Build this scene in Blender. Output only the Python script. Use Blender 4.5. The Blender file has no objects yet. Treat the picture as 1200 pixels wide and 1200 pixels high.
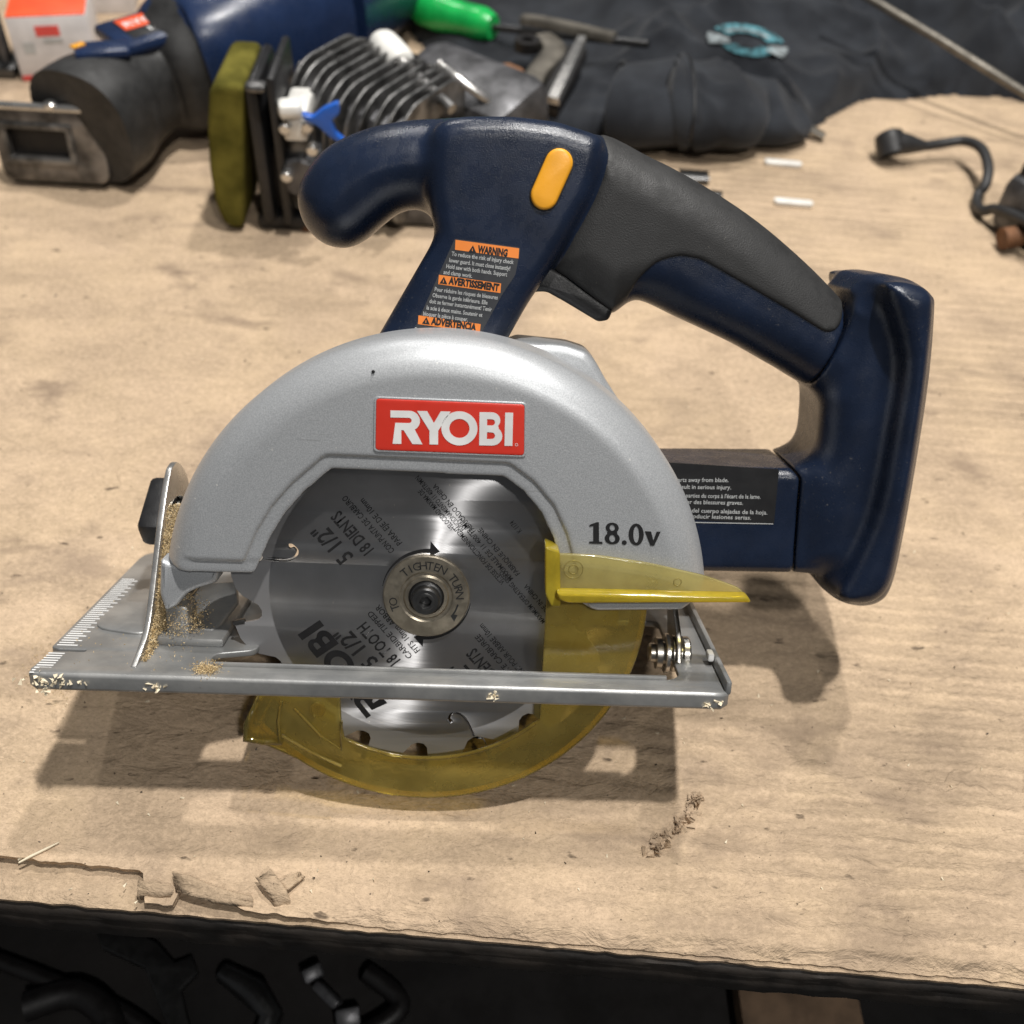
import bpy, bmesh, math, random
import numpy as np
from math import sin, cos, radians, pi, sqrt, atan2, hypot
from mathutils import Vector, Matrix

random.seed(7); rng = np.random.default_rng(7)
sc = bpy.context.scene
col = sc.collection

# ------------------------------------------------------------------ camera
# millimetres while measuring; the saw frame is x right, y away from the viewer, z up, origin at the blade hub
F = 1203.0; CX = CY = 600.0
EPS, PSI, ROLL, D0, HUB, TILT = radians(16.8), radians(1.6), radians(2.0), 366.0, (500, 697), radians(30)
def _r(v): return np.array([v[0]*cos(ROLL)+v[1]*sin(ROLL), -v[0]*sin(ROLL)+v[1]*cos(ROLL), v[2]])
MC = np.stack([_r([cos(PSI), 0, sin(PSI)]), _r([-sin(PSI)*cos(EPS), sin(EPS), cos(PSI)*cos(EPS)]), _r([sin(PSI)*sin(EPS), cos(EPS), -cos(PSI)*sin(EPS)])], 1)
OC = D0*np.array([(HUB[0]-CX)/F, -(HUB[1]-CY)/F, 1.0])
SR = np.array([[1, 0, 0], [0, cos(TILT), sin(TILT)], [0, -sin(TILT), cos(TILT)]])
HZ = 12*sin(TILT)+76.8*cos(TILT)
CAMP = SR@(-MC.T@OC)+np.array([0, 0, HZ])
RW = SR@MC.T
def ray(x, y): return np.array([(x-CX)/F, -(y-CY)/F, 1.0])
def loc(x, y, val=0.0, ax=1):
    "photo pixel -> saw frame, on the plane axis[ax] = val (mm)"
    d = MC.T@ray(x, y); o = -MC.T@OC
    return o+d*((val-o[ax])/d[ax])
def tab(x, y, h=0.0):
    "photo pixel -> world (mm) on the horizontal plane h above the table"
    d = RW@ray(x, y); return CAMP+d*((h-CAMP[2])/d[2])
def wpl(x, y, Y):
    "photo pixel -> world (mm) on the upright plane at world y = Y"
    d = RW@ray(x, y); return CAMP+d*((Y-CAMP[1])/d[1])

cam = bpy.data.cameras.new('camera'); camo = bpy.data.objects.new('camera', cam); col.objects.link(camo)
mw = Matrix.Identity(4)
for i in range(3):
    mw[i][0] = RW[i, 0]; mw[i][1] = RW[i, 1]; mw[i][2] = -RW[i, 2]; mw[i][3] = CAMP[i]*0.001
camo.matrix_world = mw
cam.sensor_fit = 'HORIZONTAL'; cam.sensor_width = 7.3; cam.lens = 7.3*F/1200
cam.clip_start = 0.01; cam.clip_end = 50
cam.dof.use_dof = True; cam.dof.focus_distance = 0.357; cam.dof.aperture_fstop = 1.9
sc.camera = camo

# ------------------------------------------------------------------ light
w = bpy.data.worlds.new('World'); sc.world = w; w.use_nodes = True
w.node_tree.nodes['Background'].inputs[0].default_value = (0.93, 0.96, 1.0, 1)
w.node_tree.nodes['Background'].inputs[1].default_value = 0.085
def lamp(name, loc_, power, size, color=(1, 0.97, 0.93)):
    l = bpy.data.lights.new(name, 'POINT'); l.energy = power; l.shadow_soft_size = size; l.color = color
    o = bpy.data.objects.new(name, l); o.location = loc_; col.objects.link(o)
    return o
lamp('ceiling_lamp', (0.30, 0.03, 1.75), 106, 0.034)
lamp('ceiling_lamp', (0.34, 0.76, 1.80), 70, 0.042)
lamp('ceiling_lamp', (-0.45, 1.75, 1.75), 34, 0.045)
lamp('ceiling_lamp', (0.52, -1.20, 1.75), 52, 0.05)
sc.view_settings.view_transform = 'Standard'; sc.view_settings.look = 'None'
sc.view_settings.exposure = 0.0; sc.view_settings.gamma = 1.0
sc.view_settings.use_curve_mapping = False
sc.cycles.use_denoising = True
sc.cycles.max_bounces = 7; sc.cycles.transparent_max_bounces = 16
sc.cycles.caustics_reflective = False; sc.cycles.caustics_refractive = False

# ------------------------------------------------------------------ materials
MAT = {}
class NT:
    def __init__(s, name):
        s.m = bpy.data.materials.new(name); s.m.use_nodes = True; s.t = s.m.node_tree; s.n = s.t.nodes; s.l = s.t.links
        s.b = s.n['Principled BSDF']; MAT[name] = s.m
    def add(s, typ, **kw):
        n = s.n.new('ShaderNode'+typ)
        for k, v in kw.items():
            if k in n.inputs.keys() if isinstance(k, str) else False: pass
            setattr(n, k, v)
        return n
    def link(s, a, b): s.l.new(a, b)
    def val(s, sock, v):
        if isinstance(v, bpy.types.NodeSocket): s.l.new(v, sock)
        else: sock.default_value = v
    def obj(s, scale=(1, 1, 1), rot=(0, 0, 0)):
        t = s.add('TexCoord'); mp = s.add('Mapping'); mp.inputs['Scale'].default_value = scale; mp.inputs['Rotation'].default_value = rot
        s.link(t.outputs['Object'], mp.inputs['Vector']); return mp.outputs[0]
    def noise(s, vec, scale, detail=4, rough=0.55, dist=0.0):
        n = s.add('TexNoise'); n.inputs['Scale'].default_value = scale; n.inputs['Detail'].default_value = detail
        n.inputs['Roughness'].default_value = rough; n.inputs['Distortion'].default_value = dist
        s.link(vec, n.inputs['Vector']); return n.outputs['Fac']
    def ramp(s, fac, lo, hi, a=0.0, b=1.0):
        n = s.add('MapRange'); n.interpolation_type = 'SMOOTHSTEP'
        n.inputs[1].default_value = lo; n.inputs[2].default_value = hi; n.inputs[3].default_value = a; n.inputs[4].default_value = b
        s.link(fac, n.inputs[0]); return n.outputs[0]
    def math(s, op, a, b=0.0):
        n = s.add('Math', operation=op); s.val(n.inputs[0], a); s.val(n.inputs[1], b); return n.outputs[0]
    def mix(s, fac, a, b, mode='MIX'):
        n = s.add('Mix', data_type='RGBA', blend_type=mode); s.val(n.inputs[0], fac)
        for sock, v in ((n.inputs[6], a), (n.inputs[7], b)):
            s.val(sock, v if isinstance(v, bpy.types.NodeSocket) else (*v, 1) if len(v) == 3 else v)
        return n.outputs[2]
    def bump(s, h, strength, dist, normal=None):
        n = s.add('Bump'); n.inputs['Strength'].default_value = strength; n.inputs['Distance'].default_value = dist
        s.link(h, n.inputs['Height'])
        if normal: s.link(normal, n.inputs['Normal'])
        s.link(n.outputs[0], s.b.inputs['Normal']); return n.outputs[0]
    def set(s, **kw):
        for k, v in kw.items():
            k = {'base': 'Base Color', 'rough': 'Roughness', 'metal': 'Metallic', 'coat': 'Coat Weight', 'spec': 'Specular IOR Level', 'trans': 'Transmission Weight', 'sheen': 'Sheen Weight', 'aniso': 'Anisotropic', 'coatrough': 'Coat Roughness'}[k]
            if isinstance(v, tuple) and len(v) == 3: v = (*v, 1)
            s.val(s.b.inputs[k], v)
        return s

def simple(name, base, rough=0.5, metal=0.0, grain=0.0, gscale=1500, var=0.12, vscale=60, spec=0.5, dust=0.0):
    k = NT(name); v = k.obj()
    n = k.noise(v, vscale, 5)
    c = k.mix(k.ramp(n, 0.3, 0.7), tuple(x*(1-var) for x in base), tuple(min(1, x*(1+var)) for x in base))
    if dust:
        d = k.ramp(k.noise(v, 900, 3, 0.7), 0.62, 0.76)
        d2 = k.ramp(k.noise(v, 35, 4), 0.45, 0.7)
        c = k.mix(k.math('MULTIPLY', k.math('MULTIPLY', d, d2), dust), c, (0.42, 0.38, 0.31))
    k.set(base=c, rough=k.ramp(k.noise(v, vscale*3, 4), 0.3, 0.7, rough*0.85, min(1, rough*1.15)), metal=metal, spec=spec)
    if grain: k.bump(k.noise(v, gscale, 3, 0.6), grain, 0.0004)
    return k

simple('navy_plastic', (0.0082, 0.0148, 0.034), 0.28, grain=0.24, gscale=2000, dust=0.4, var=0.18)
simple('grip_rubber', (0.018, 0.018, 0.0182), 0.58, grain=0.4, gscale=1900, dust=0.25)
simple('black_plastic', (0.012, 0.012, 0.013), 0.42, grain=0.2, dust=0.25)
simple('orange_plastic', (0.80, 0.36, 0.022), 0.38, grain=0.1)
simple('label_black', (0.016, 0.016, 0.017), 0.35)
simple('label_grey', (0.035, 0.037, 0.042), 0.45)
simple('print_white', (0.75, 0.75, 0.74), 0.5)
simple('print_grey', (0.42, 0.43, 0.43), 0.5)
simple('print_black', (0.010, 0.010, 0.011), 0.5)
simple('label_orange', (0.85, 0.25, 0.045), 0.45, var=0.05)
simple('label_red', (0.62, 0.038, 0.022), 0.35, var=0.06, dust=0.2)
simple('zinc', (0.52, 0.50, 0.46), 0.32, 1.0, grain=0.15, gscale=500)
simple('bright_steel', (0.60, 0.59, 0.57), 0.30, 0.9, grain=0.2, gscale=400)
simple('dark_steel', (0.10, 0.10, 0.10), 0.35, 0.9, grain=0.2, gscale=500)
simple('cast_aluminium', (0.17, 0.168, 0.165), 0.42, 0.8, grain=0.6, gscale=400, var=0.65, vscale=70)
simple('cast_dark', (0.10, 0.10, 0.105), 0.45, 0.5, grain=0.4, gscale=300, var=0.5)
simple('white_ceramic', (0.75, 0.74, 0.70), 0.3)
simple('blue_plastic', (0.018, 0.11, 0.50), 0.35)
simple('green_plastic', (0.012, 0.42, 0.085), 0.28)
simple('blue_tool', (0.011, 0.024, 0.068), 0.30, grain=0.25, gscale=900)
simple('boot_rubber', (0.022, 0.022, 0.022), 0.55, grain=0.25, var=0.4)
simple('box_red', (0.80, 0.10, 0.030), 0.5)
simple('box_white', (0.62, 0.60, 0.60), 0.55)
simple('red_print', (0.70, 0.08, 0.07), 0.5)
simple('cord_rubber', (0.022, 0.022, 0.023), 0.5)
simple('lever_steel', (0.17, 0.155, 0.13), 0.5, 0.6, var=0.3)
simple('worn_steel', (0.15, 0.14, 0.13), 0.42, 0.7, grain=0.4, gscale=300, var=0.75, vscale=50)
simple('rust', (0.16, 0.075, 0.035), 0.7, 0.3, var=0.5)
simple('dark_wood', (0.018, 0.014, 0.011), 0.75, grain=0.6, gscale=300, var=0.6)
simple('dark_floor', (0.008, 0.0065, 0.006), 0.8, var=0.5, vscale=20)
simple('plank', (0.20, 0.13, 0.08), 0.7, var=0.3)
simple('splinter', (0.78, 0.68, 0.50), 0.6)
simple('teal_print', (0.05, 0.16, 0.19), 0.8, var=0.8, vscale=180)
simple('faded_print', (0.22, 0.25, 0.26), 0.8, var=0.6, vscale=180)
simple('grease_black', (0.008, 0.007, 0.007), 0.5)

# silver painted casting: metallic paint with fine sparkle
k = NT('silver_paint'); v = k.obj()
c = k.mix(k.ramp(k.noise(v, 2600, 2, 0.6), 0.3, 0.7), (0.37, 0.385, 0.40), (0.52, 0.535, 0.55))
nick = k.math('MULTIPLY', k.ramp(k.noise(v, 480, 2, 0.5), 0.735, 0.77), k.ramp(k.noise(v, 30, 3), 0.45, 0.6))
c = k.mix(nick, c, (0.75, 0.74, 0.70))
scs = k.math('MULTIPLY', k.ramp(k.noise(k.obj(scale=(30, 400, 900), rot=(0, 0.6, 0)), 1.0, 2, 0.5), 0.70, 0.74), k.ramp(k.noise(v, 22, 2), 0.5, 0.65))
c = k.mix(k.math('MULTIPLY', scs, 0.4), c, (0.25, 0.25, 0.25))
k.set(base=c, rough=0.42, metal=0.42); k.bump(k.noise(v, 2200, 3, 0.6), 0.16, 0.0003)
# shoe: grey lacquered sheet steel with scratches and dust
k = NT('shoe_paint'); v = k.obj()
c = k.mix(k.ramp(k.noise(v, 55, 5), 0.35, 0.7), (0.26, 0.265, 0.265), (0.40, 0.40, 0.39))
scr = k.ramp(k.noise(k.obj(scale=(25, 900, 900)), 1.0, 3, 0.6), 0.66, 0.74)
c = k.mix(k.math('MULTIPLY', scr, 0.35), c, (0.5, 0.5, 0.5))
dst = k.math('MULTIPLY', k.ramp(k.noise(v, 700, 4, 0.7), 0.6, 0.74), k.ramp(k.noise(v, 40, 3), 0.45, 0.65))
c = k.mix(k.math('MULTIPLY', dst, 0.6), c, (0.50, 0.46, 0.38))
k.set(base=c, rough=0.40, metal=0.5); k.bump(k.noise(v, 800, 3), 0.15, 0.0003)
# blade: circular-brushed steel, a matte ground outer band
k = NT('blade_steel'); v = k.obj()
sx = k.add('SeparateXYZ'); k.link(v, sx.inputs[0])
rad = k.math('SQRT', k.math('ADD', k.math('MULTIPLY', sx.outputs[0], sx.outputs[0]), k.math('MULTIPLY', sx.outputs[2], sx.outputs[2])))
cx = k.add('CombineXYZ'); k.link(sx.outputs[0], cx.inputs[0]); k.link(sx.outputs[2], cx.inputs[2])
nrm = k.add('VectorMath', operation='NORMALIZE'); k.link(cx.outputs[0], nrm.inputs[0])
k.link(nrm.outputs[0], k.b.inputs['Tangent'])
band = k.ramp(rad, 0.0556, 0.0562)
rings = k.add('TexNoise', noise_dimensions='1D'); rings.inputs['Scale'].default_value = 2600; rings.inputs['Detail'].default_value = 3; k.link(rad, rings.inputs['W'])
smear = k.ramp(k.noise(v, 45, 4), 0.35, 0.7)
c0 = k.mix(smear, (0.42, 0.42, 0.43), (0.52, 0.52, 0.53))
c0 = k.mix(k.math('MULTIPLY', rings.outputs['Fac'], 0.3), c0, (0.66, 0.66, 0.66))
dots = k.math('MULTIPLY', k.ramp(k.noise(v, 620, 2, 0.5), 0.70, 0.75), k.ramp(k.noise(v, 60, 3), 0.45, 0.6))
c0 = k.mix(dots, c0, (0.75, 0.72, 0.66))
c = k.mix(band, c0, (0.40, 0.40, 0.41))
k.set(base=c, metal=k.math('SUBTRACT', 0.94, k.math('MULTIPLY', band, 0.3)), rough=k.math('ADD', k.ramp(rings.outputs['Fac'], 0.3, 0.7, 0.40, 0.48), k.math('MULTIPLY', band, 0.05)), aniso=k.math('SUBTRACT', 0.99, k.math('MULTIPLY', band, 0.35)))
k.bump(rings.outputs['Fac'], 0.05, 0.0002)
# flange: yellowish zinc
simple('flange_steel', (0.42, 0.37, 0.29), 0.34, 0.9, grain=0.15, gscale=600, var=0.2, vscale=200)
# amber polycarbonate: clear body with a milky, light-carrying haze
def amber(name, tint, haze, hz):
    k = NT(name); v = k.obj(); n = k.n; out = n['Material Output']; n.remove(k.b)
    tr = k.add('BsdfTransparent'); tr.inputs[0].default_value = (*tint, 1)
    tl = k.add('BsdfTranslucent'); tl.inputs[0].default_value = (*haze, 1)
    df = k.add('BsdfDiffuse'); df.inputs[0].default_value = (*haze, 1)
    gl = k.add('BsdfGlossy'); gl.inputs['Roughness'].default_value = 0.11
    m0 = k.add('MixShader'); m0.inputs[0].default_value = 0.5; k.link(tl.outputs[0], m0.inputs[1]); k.link(df.outputs[0], m0.inputs[2])
    m1 = k.add('MixShader'); k.link(k.ramp(k.noise(v, 70, 5), 0.3, 0.75, hz*0.75, min(1, hz*1.3)), m1.inputs[0]); k.link(tr.outputs[0], m1.inputs[1]); k.link(m0.outputs[0], m1.inputs[2])
    fr = k.add('Fresnel'); fr.inputs['IOR'].default_value = 1.5
    m2 = k.add('MixShader'); k.link(fr.outputs[0], m2.inputs[0]); k.link(m1.outputs[0], m2.inputs[1]); k.link(gl.outputs[0], m2.inputs[2])
    k.link(m2.outputs[0], out.inputs['Surface'])
    bp = k.add('Bump'); bp.inputs['Strength'].default_value = 0.12; bp.inputs['Distance'].default_value = 0.0004; k.link(k.noise(v, 350, 3), bp.inputs['Height'])
    for s_ in (gl, df, tl): k.link(bp.outputs[0], s_.inputs['Normal'])
amber('amber_plastic', (0.99, 0.90, 0.46), (1.0, 0.80, 0.24), 0.28)
amber('amber_lever', (0.97, 0.92, 0.62), (0.92, 0.80, 0.34), 0.36)
amber('amber_edge', (0.96, 0.82, 0.22), (0.98, 0.76, 0.07), 0.60)
# cotton fleece
k = NT('black_fleece'); v = k.obj()
c = k.mix(k.ramp(k.noise(v, 28, 5), 0.3, 0.75), (0.013, 0.0145, 0.018), (0.029, 0.0325, 0.039))
lint = k.ramp(k.noise(v, 420, 2, 0.5), 0.72, 0.78)
c = k.mix(k.math('MULTIPLY', lint, 0.3), c, (0.2, 0.19, 0.17))
k.set(base=c, rough=0.92, sheen=0.12, spec=0.15); k.bump(k.noise(v, 900, 3), 0.4, 0.0006)
# olive foam
k = NT('olive_foam'); v = k.obj()
k.set(base=k.mix(k.ramp(k.noise(v, 45, 5), 0.3, 0.7), (0.075, 0.068, 0.012), (0.17, 0.15, 0.030)), rough=0.95, spec=0.1); k.bump(k.noise(v, 1200, 3, 0.7), 0.7, 0.001)
# sawdust
k = NT('sawdust'); v = k.obj()
k.set(base=k.mix(k.ramp(k.noise(v, 800, 2), 0.3, 0.7), (0.42, 0.29, 0.13), (0.72, 0.58, 0.36)), rough=0.9, spec=0.1)
# cardboard sheet over the bench
def cardboard(name, light, dark, flute=1.0):
    k = NT(name); v = k.obj(); va = k.obj(rot=(0, 0, radians(3.6)))
    big = k.ramp(k.noise(v, 5.5, 5, 0.6, 0.6), 0.32, 0.72)
    mid = k.ramp(k.noise(k.obj(scale=(0.6, 1.2, 1)), 24, 6, 0.65, 0.4), 0.30, 0.72)
    fine = k.noise(k.obj(scale=(0.75, 1, 1)), 480, 4, 0.65)
    c = k.mix(big, dark, light)
    c = k.mix(k.ramp(k.noise(v, 16, 4, 0.6, 0.5), 0.35, 0.65, 0.0, 0.75), c, (light[0]*1.0, light[1]*1.0, light[2]*0.94))
    c = k.mix(k.math('MULTIPLY', mid, 0.62), c, tuple(x*0.60 for x in dark))
    c = k.mix(k.ramp(fine, 0.35, 0.75, 0.0, 0.50), c, tuple(min(1, x*1.25) for x in light))
    sm2 = k.math('MULTIPLY', k.ramp(k.noise(k.obj(scale=(0.8, 1.3, 1)), 19, 5, 0.62, 0.6), 0.50, 0.66), k.ramp(k.noise(v, 6, 2), 0.40, 0.58))
    c = k.mix(k.math('MULTIPLY', sm2, 0.50), c, (0.25, 0.185, 0.138))
    # smudges and oil spots with shapes of their own
    st = k.math('MULTIPLY', k.ramp(k.noise(k.obj(scale=(0.7, 1.5, 1)), 30, 4, 0.6, 0.4), 0.50, 0.70), k.ramp(k.noise(v, 9, 2), 0.42, 0.62))
    c = k.mix(k.math('MULTIPLY', st, 0.62), c, (0.20, 0.145, 0.105))
    sp = k.ramp(k.noise(k.obj(scale=(0.6, 1.3, 1)), 130, 3, 0.55), 0.665, 0.76)
    c = k.mix(k.math('MULTIPLY', sp, 0.85), c, (0.085, 0.062, 0.045))
    fib = k.noise(k.obj(scale=(0.6, 1, 1)), 1500, 3, 0.7)
    c = k.mix(k.ramp(fib, 0.46, 0.78, 0.0, 0.60), c, tuple(x*0.55 for x in dark))
    fleck = k.ramp(k.noise(k.obj(scale=(0.35, 1, 1), rot=(0, 0, 0.9)), 330, 2, 0.6), 0.74, 0.78)
    c = k.mix(k.math('MULTIPLY', fleck, 0.4), c, (0.13, 0.09, 0.06))
    ds = k.ramp(k.noise(v, 520, 1, 0.4), 0.765, 0.80)
    c = k.mix(k.math('MULTIPLY', ds, 0.8), c, (0.06, 0.045, 0.035))
    # fine cracks of the paper skin
    vor = k.add('TexVoronoi', feature='DISTANCE_TO_EDGE'); vor.inputs['Scale'].default_value = 14.0
    nv = k.add('TexNoise'); nv.inputs['Scale'].default_value = 28; nv.inputs['Detail'].default_value = 5; k.link(v, nv.inputs['Vector'])
    ma = k.add('Mix', data_type='VECTOR'); ma.inputs[0].default_value = 0.09; k.link(v, ma.inputs[4]); k.link(nv.outputs['Color'], ma.inputs[5]); k.link(ma.outputs[1], vor.inputs['Vector'])
    crk = k.math('MULTIPLY', k.ramp(vor.outputs['Distance'], 0.0, 0.012, 1.0, 0.0), k.ramp(k.noise(v, 14, 3), 0.56, 0.68))
    c = k.mix(k.math('MULTIPLY', crk, 0.10), c, (0.10, 0.07, 0.05))
    wv = k.add('TexWave', wave_type='BANDS', bands_direction='Y', wave_profile='SIN'); wv.inputs['Scale'].default_value = 36; wv.inputs['Distortion'].default_value = 1.6; wv.inputs['Detail'].default_value = 3; wv.inputs['Detail Scale'].default_value = 1.2
    k.link(va, wv.inputs['Vector'])
    sxy = k.add('SeparateXYZ'); k.link(v, sxy.inputs[0])
    fmask = k.math('MULTIPLY', k.math('MULTIPLY', k.ramp(sxy.outputs[0], -0.02, 0.16), k.ramp(k.noise(v, 7, 3), 0.3, 0.65)), flute)
    fl = k.math('MULTIPLY', wv.outputs['Fac'], fmask)
    c = k.mix(k.math('MULTIPLY', fl, 0.34), c, tuple(x*0.62 for x in dark))
    stk = k.math('MULTIPLY', k.ramp(k.noise(k.obj(scale=(0.12, 1.0, 1), rot=(0, 0, radians(3.6))), 210, 4, 0.6), 0.55, 0.72), fmask)
    c = k.mix(k.math('MULTIPLY', stk, 0.40), c, tuple(x*0.55 for x in dark))
    h = k.math('ADD', k.math('MULTIPLY', fl, 0.8), k.math('ADD', k.math('MULTIPLY', fine, 0.16), k.math('MULTIPLY', mid, 0.35)))
    dent = k.noise(k.obj(scale=(0.65, 1.25, 1)), 95, 5, 0.62, 0.5)
    h = k.math('ADD', h, k.math('MULTIPLY', dent, 1.5))
    h = k.math('SUBTRACT', h, k.math('ADD', k.math('MULTIPLY', crk, 0.12), k.math('MULTIPLY', sp, 0.3)))
    k.set(base=c, rough=0.85, spec=0.2); k.bump(h, 1.0, 0.0021)
cardboard('cardboard', (0.61, 0.458, 0.316), (0.50, 0.373, 0.254))
cardboard('cardboard_under', (0.53, 0.398, 0.272), (0.43, 0.32, 0.218), 0.0)

# ------------------------------------------------------------------ mesh helpers
def link(name, me, mat, parent=None, smooth=None, **tags):
    o = bpy.data.objects.new(name, me); col.objects.link(o)
    if mat: me.materials.clear(); me.materials.append(MAT[mat])
    if parent: o.parent = parent
    if smooth is not None:
        for p in me.polygons: p.use_smooth = True
        if smooth < 180: me.set_sharp_from_angle(angle=radians(smooth))
    for a, b in tags.items(): o[a] = b
    return o
def empty(name, loc_=(0, 0, 0), rot=(0, 0, 0), **tags):
    o = bpy.data.objects.new(name, None); o.location = loc_; o.rotation_euler = rot; o.empty_display_size = 0.02; col.objects.link(o)
    for a, b in tags.items(): o[a] = b
    return o
def mesh_np(name, verts, faces):
    me = bpy.data.meshes.new(name); verts = np.asarray(verts, float); faces = np.asarray(faces, int)
    me.vertices.add(len(verts)); me.vertices.foreach_set('co', verts.ravel())
    n = faces.shape[1]; me.loops.add(faces.size); me.loops.foreach_set('vertex_index', faces.ravel())
    me.polygons.add(len(faces)); me.polygons.foreach_set('loop_start', np.arange(len(faces))*n)
    me.update(); me.validate(); return me
def mesh_py(name, v, f):
    me = bpy.data.meshes.new(name); me.from_pydata([tuple(p) for p in v], [], f); me.update(); return me
def frame_xz(p0, ux=(1, 0, 0), uz=(0, 0, 1)):
    "curve (a,b,c) -> p0 + a*ux + b*uz + c*(towards the viewer)"
    ux = np.array(ux, float); uz = np.array(uz, float); n = np.cross(ux, uz)
    return lambda q: np.array(p0)+np.outer(q[:, 0], ux)+np.outer(q[:, 1], uz)+np.outer(q[:, 2], n)
def conv(curve, fmap, merge=0.0):
    o = bpy.data.objects.new('tmp', curve); me = bpy.data.meshes.new_from_object(o)
    bpy.data.objects.remove(o); bpy.data.curves.remove(curve)
    q = np.empty(len(me.vertices)*3); me.vertices.foreach_get('co', q); q = fmap(q.reshape(-1, 3))
    me.vertices.foreach_set('co', (q*0.001).ravel())
    if merge:
        bm = bmesh.new(); bm.from_mesh(me); bmesh.ops.remove_doubles(bm, verts=bm.verts, dist=merge*0.001)
        bmesh.ops.recalc_face_normals(bm, faces=bm.faces); bm.to_mesh(me); bm.free()
    me.update(); return me
def plate_mesh(loops, th, bev, fmap, res=2):
    "filled outline with holes (mm), thickness th behind the mapped plane c=0, rounded edges"
    c = bpy.data.curves.new('c', 'CURVE'); c.dimensions = '2D'; c.fill_mode = 'BOTH'
    c.extrude = max(th/2-bev, 0); c.bevel_depth = bev; c.bevel_resolution = res; c.offset = -bev
    for pts in loops:
        s = c.splines.new('POLY'); s.points.add(len(pts)-1); s.use_cyclic_u = True
        for p, q in zip(s.points, pts): p.co = (q[0], q[1], 0, 1)
    def fm(q): q = q.copy(); q[:, 2] -= th/2; return fmap(q)
    return conv(c, fm, 0.004)
def plate(name, loops, y, th, bev, mat, parent, smooth=35, **t):
    return link(name, plate_mesh(loops, th, bev, frame_xz((0, y, 0))), mat, parent, smooth, **t)
def text_mesh(body, fmap, bold=0.0, depth=0.0, size=1.0, align='LEFT'):
    c = bpy.data.curves.new('t', 'FONT'); c.body = body; c.size = size; c.offset = bold; c.extrude = depth; c.align_x = align; c.resolution_u = 2
    return conv(c, fmap)
def text_px(name, body, a, b, hpx, y, mat, parent, bold=0.015, conv_=None):
    "text fitted between two photo pixels of its baseline, on the saw plane y"
    pa, pb = loc(*a, y), loc(*b, y); d = pb-pa; L = np.linalg.norm(d); u = d/L; up = np.array([-u[2], 0, u[0]])
    h = hpx/F*(MC@pa+OC)[2]
    c = bpy.data.curves.new('t', 'FONT'); c.body = body; c.size = 1; o = bpy.data.objects.new('t', c); m = bpy.data.meshes.new_from_object(o)
    wd = max(v.co.x for v in m.vertices); bpy.data.meshes.remove(m); bpy.data.objects.remove(o); bpy.data.curves.remove(c)
    me = text_mesh(body, frame_xz(pa, u*(L/wd), up*(h/0.716)), bold)
    return link(name, me, mat, parent)
def cat(pts, n=8, closed=True):
    "Catmull-Rom through 2D points"
    P = np.array(pts, float); N = len(P); out = []
    for i in range(N if closed else N-1):
        g = (lambda j: P[j % N]) if closed else (lambda j: P[min(max(j, 0), N-1)])
        p0, p1, p2, p3 = g(i-1), g(i), g(i+1), g(i+2)
        for t in np.linspace(0, 1, n, endpoint=False):
            out.append(0.5*((2*p1)+(-p0+p2)*t+(2*p0-5*p1+4*p2-p3)*t*t+(-p0+3*p1-3*p2+p3)*t**3))
    if not closed: out.append(P[-1])
    return np.array(out)
def rounded(pts, r, n=5):
    "polygon with rounded corners (r: number or list)"
    P = [np.array(p, float)[:2] for p in pts]; out = []; N = len(P)
    for i in range(N):
        ri = r[i] if isinstance(r, (list, tuple)) else r
        a, b, c = P[i-1], P[i], P[(i+1) % N]; u = (a-b); v = (c-b); lu, lv = np.linalg.norm(u), np.linalg.norm(v)
        if ri <= 0: out.append(b); continue
        u, v = u/lu, v/lv; d = min(ri, lu*0.48, lv*0.48)
        for t in np.linspace(0, 1, n): out.append((1-t)**2*(b+u*d)+2*t*(1-t)*b+t*t*(b+v*d))
    return np.array(out)
def pxl(pts, y): return [tuple(loc(*p, y)[[0, 2]]) for p in pts]
def circ(r, n=48, c=(0, 0), a0=0, a1=2*pi, end=False):
    return [(c[0]+r*cos(a), c[1]+r*sin(a)) for a in np.linspace(a0, a1, n, endpoint=end)]
def lathe(name, prof, mat, parent, fmap, n=40, smooth=40, **t):
    "prof: (radius, height) ; fmap maps (a,b,c) mm -> mm"
    v = []; f = []
    for r, h in prof:
        for i in range(n): a = 2*pi*i/n; v.append((r*cos(a), r*sin(a), h))
    m = len(prof)
    for j in range(m-1):
        for i in range(n): f.append((j*n+i, j*n+(i+1) % n, (j+1)*n+(i+1) % n, (j+1)*n+i))
    q = fmap(np.array(v))*0.001
    me = bpy.data.meshes.new(name); me.from_pydata([tuple(p) for p in q], [], f+[tuple(range(n))[::-1], tuple(range((m-1)*n, m*n))])
    bm = bmesh.new(); bm.from_mesh(me); bmesh.ops.recalc_face_normals(bm, faces=bm.faces); bm.to_mesh(me); bm.free()
    return link(name, me, mat, parent, smooth, **t)
def box_mesh(c, s, bev=0.0, M=None, seg=2):
    bm = bmesh.new(); bmesh.ops.create_cube(bm, size=1)
    for vv in bm.verts: vv.co = Vector((vv.co.x*s[0], vv.co.y*s[1], vv.co.z*s[2]))
    if bev: bmesh.ops.bevel(bm, geom=bm.edges[:], offset=bev, segments=seg, affect='EDGES', profile=0.5)
    for vv in bm.verts:
        if M is not None: vv.co = M@vv.co
        vv.co = (vv.co+Vector(c))*0.001
    me = bpy.data.meshes.new('box'); bm.to_mesh(me); bm.free(); return me
def box(name, c, s, mat, parent, bev=0.5, M=None, smooth=40, **t): return link(name, box_mesh(c, s, bev, M), mat, parent, smooth, **t)
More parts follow.
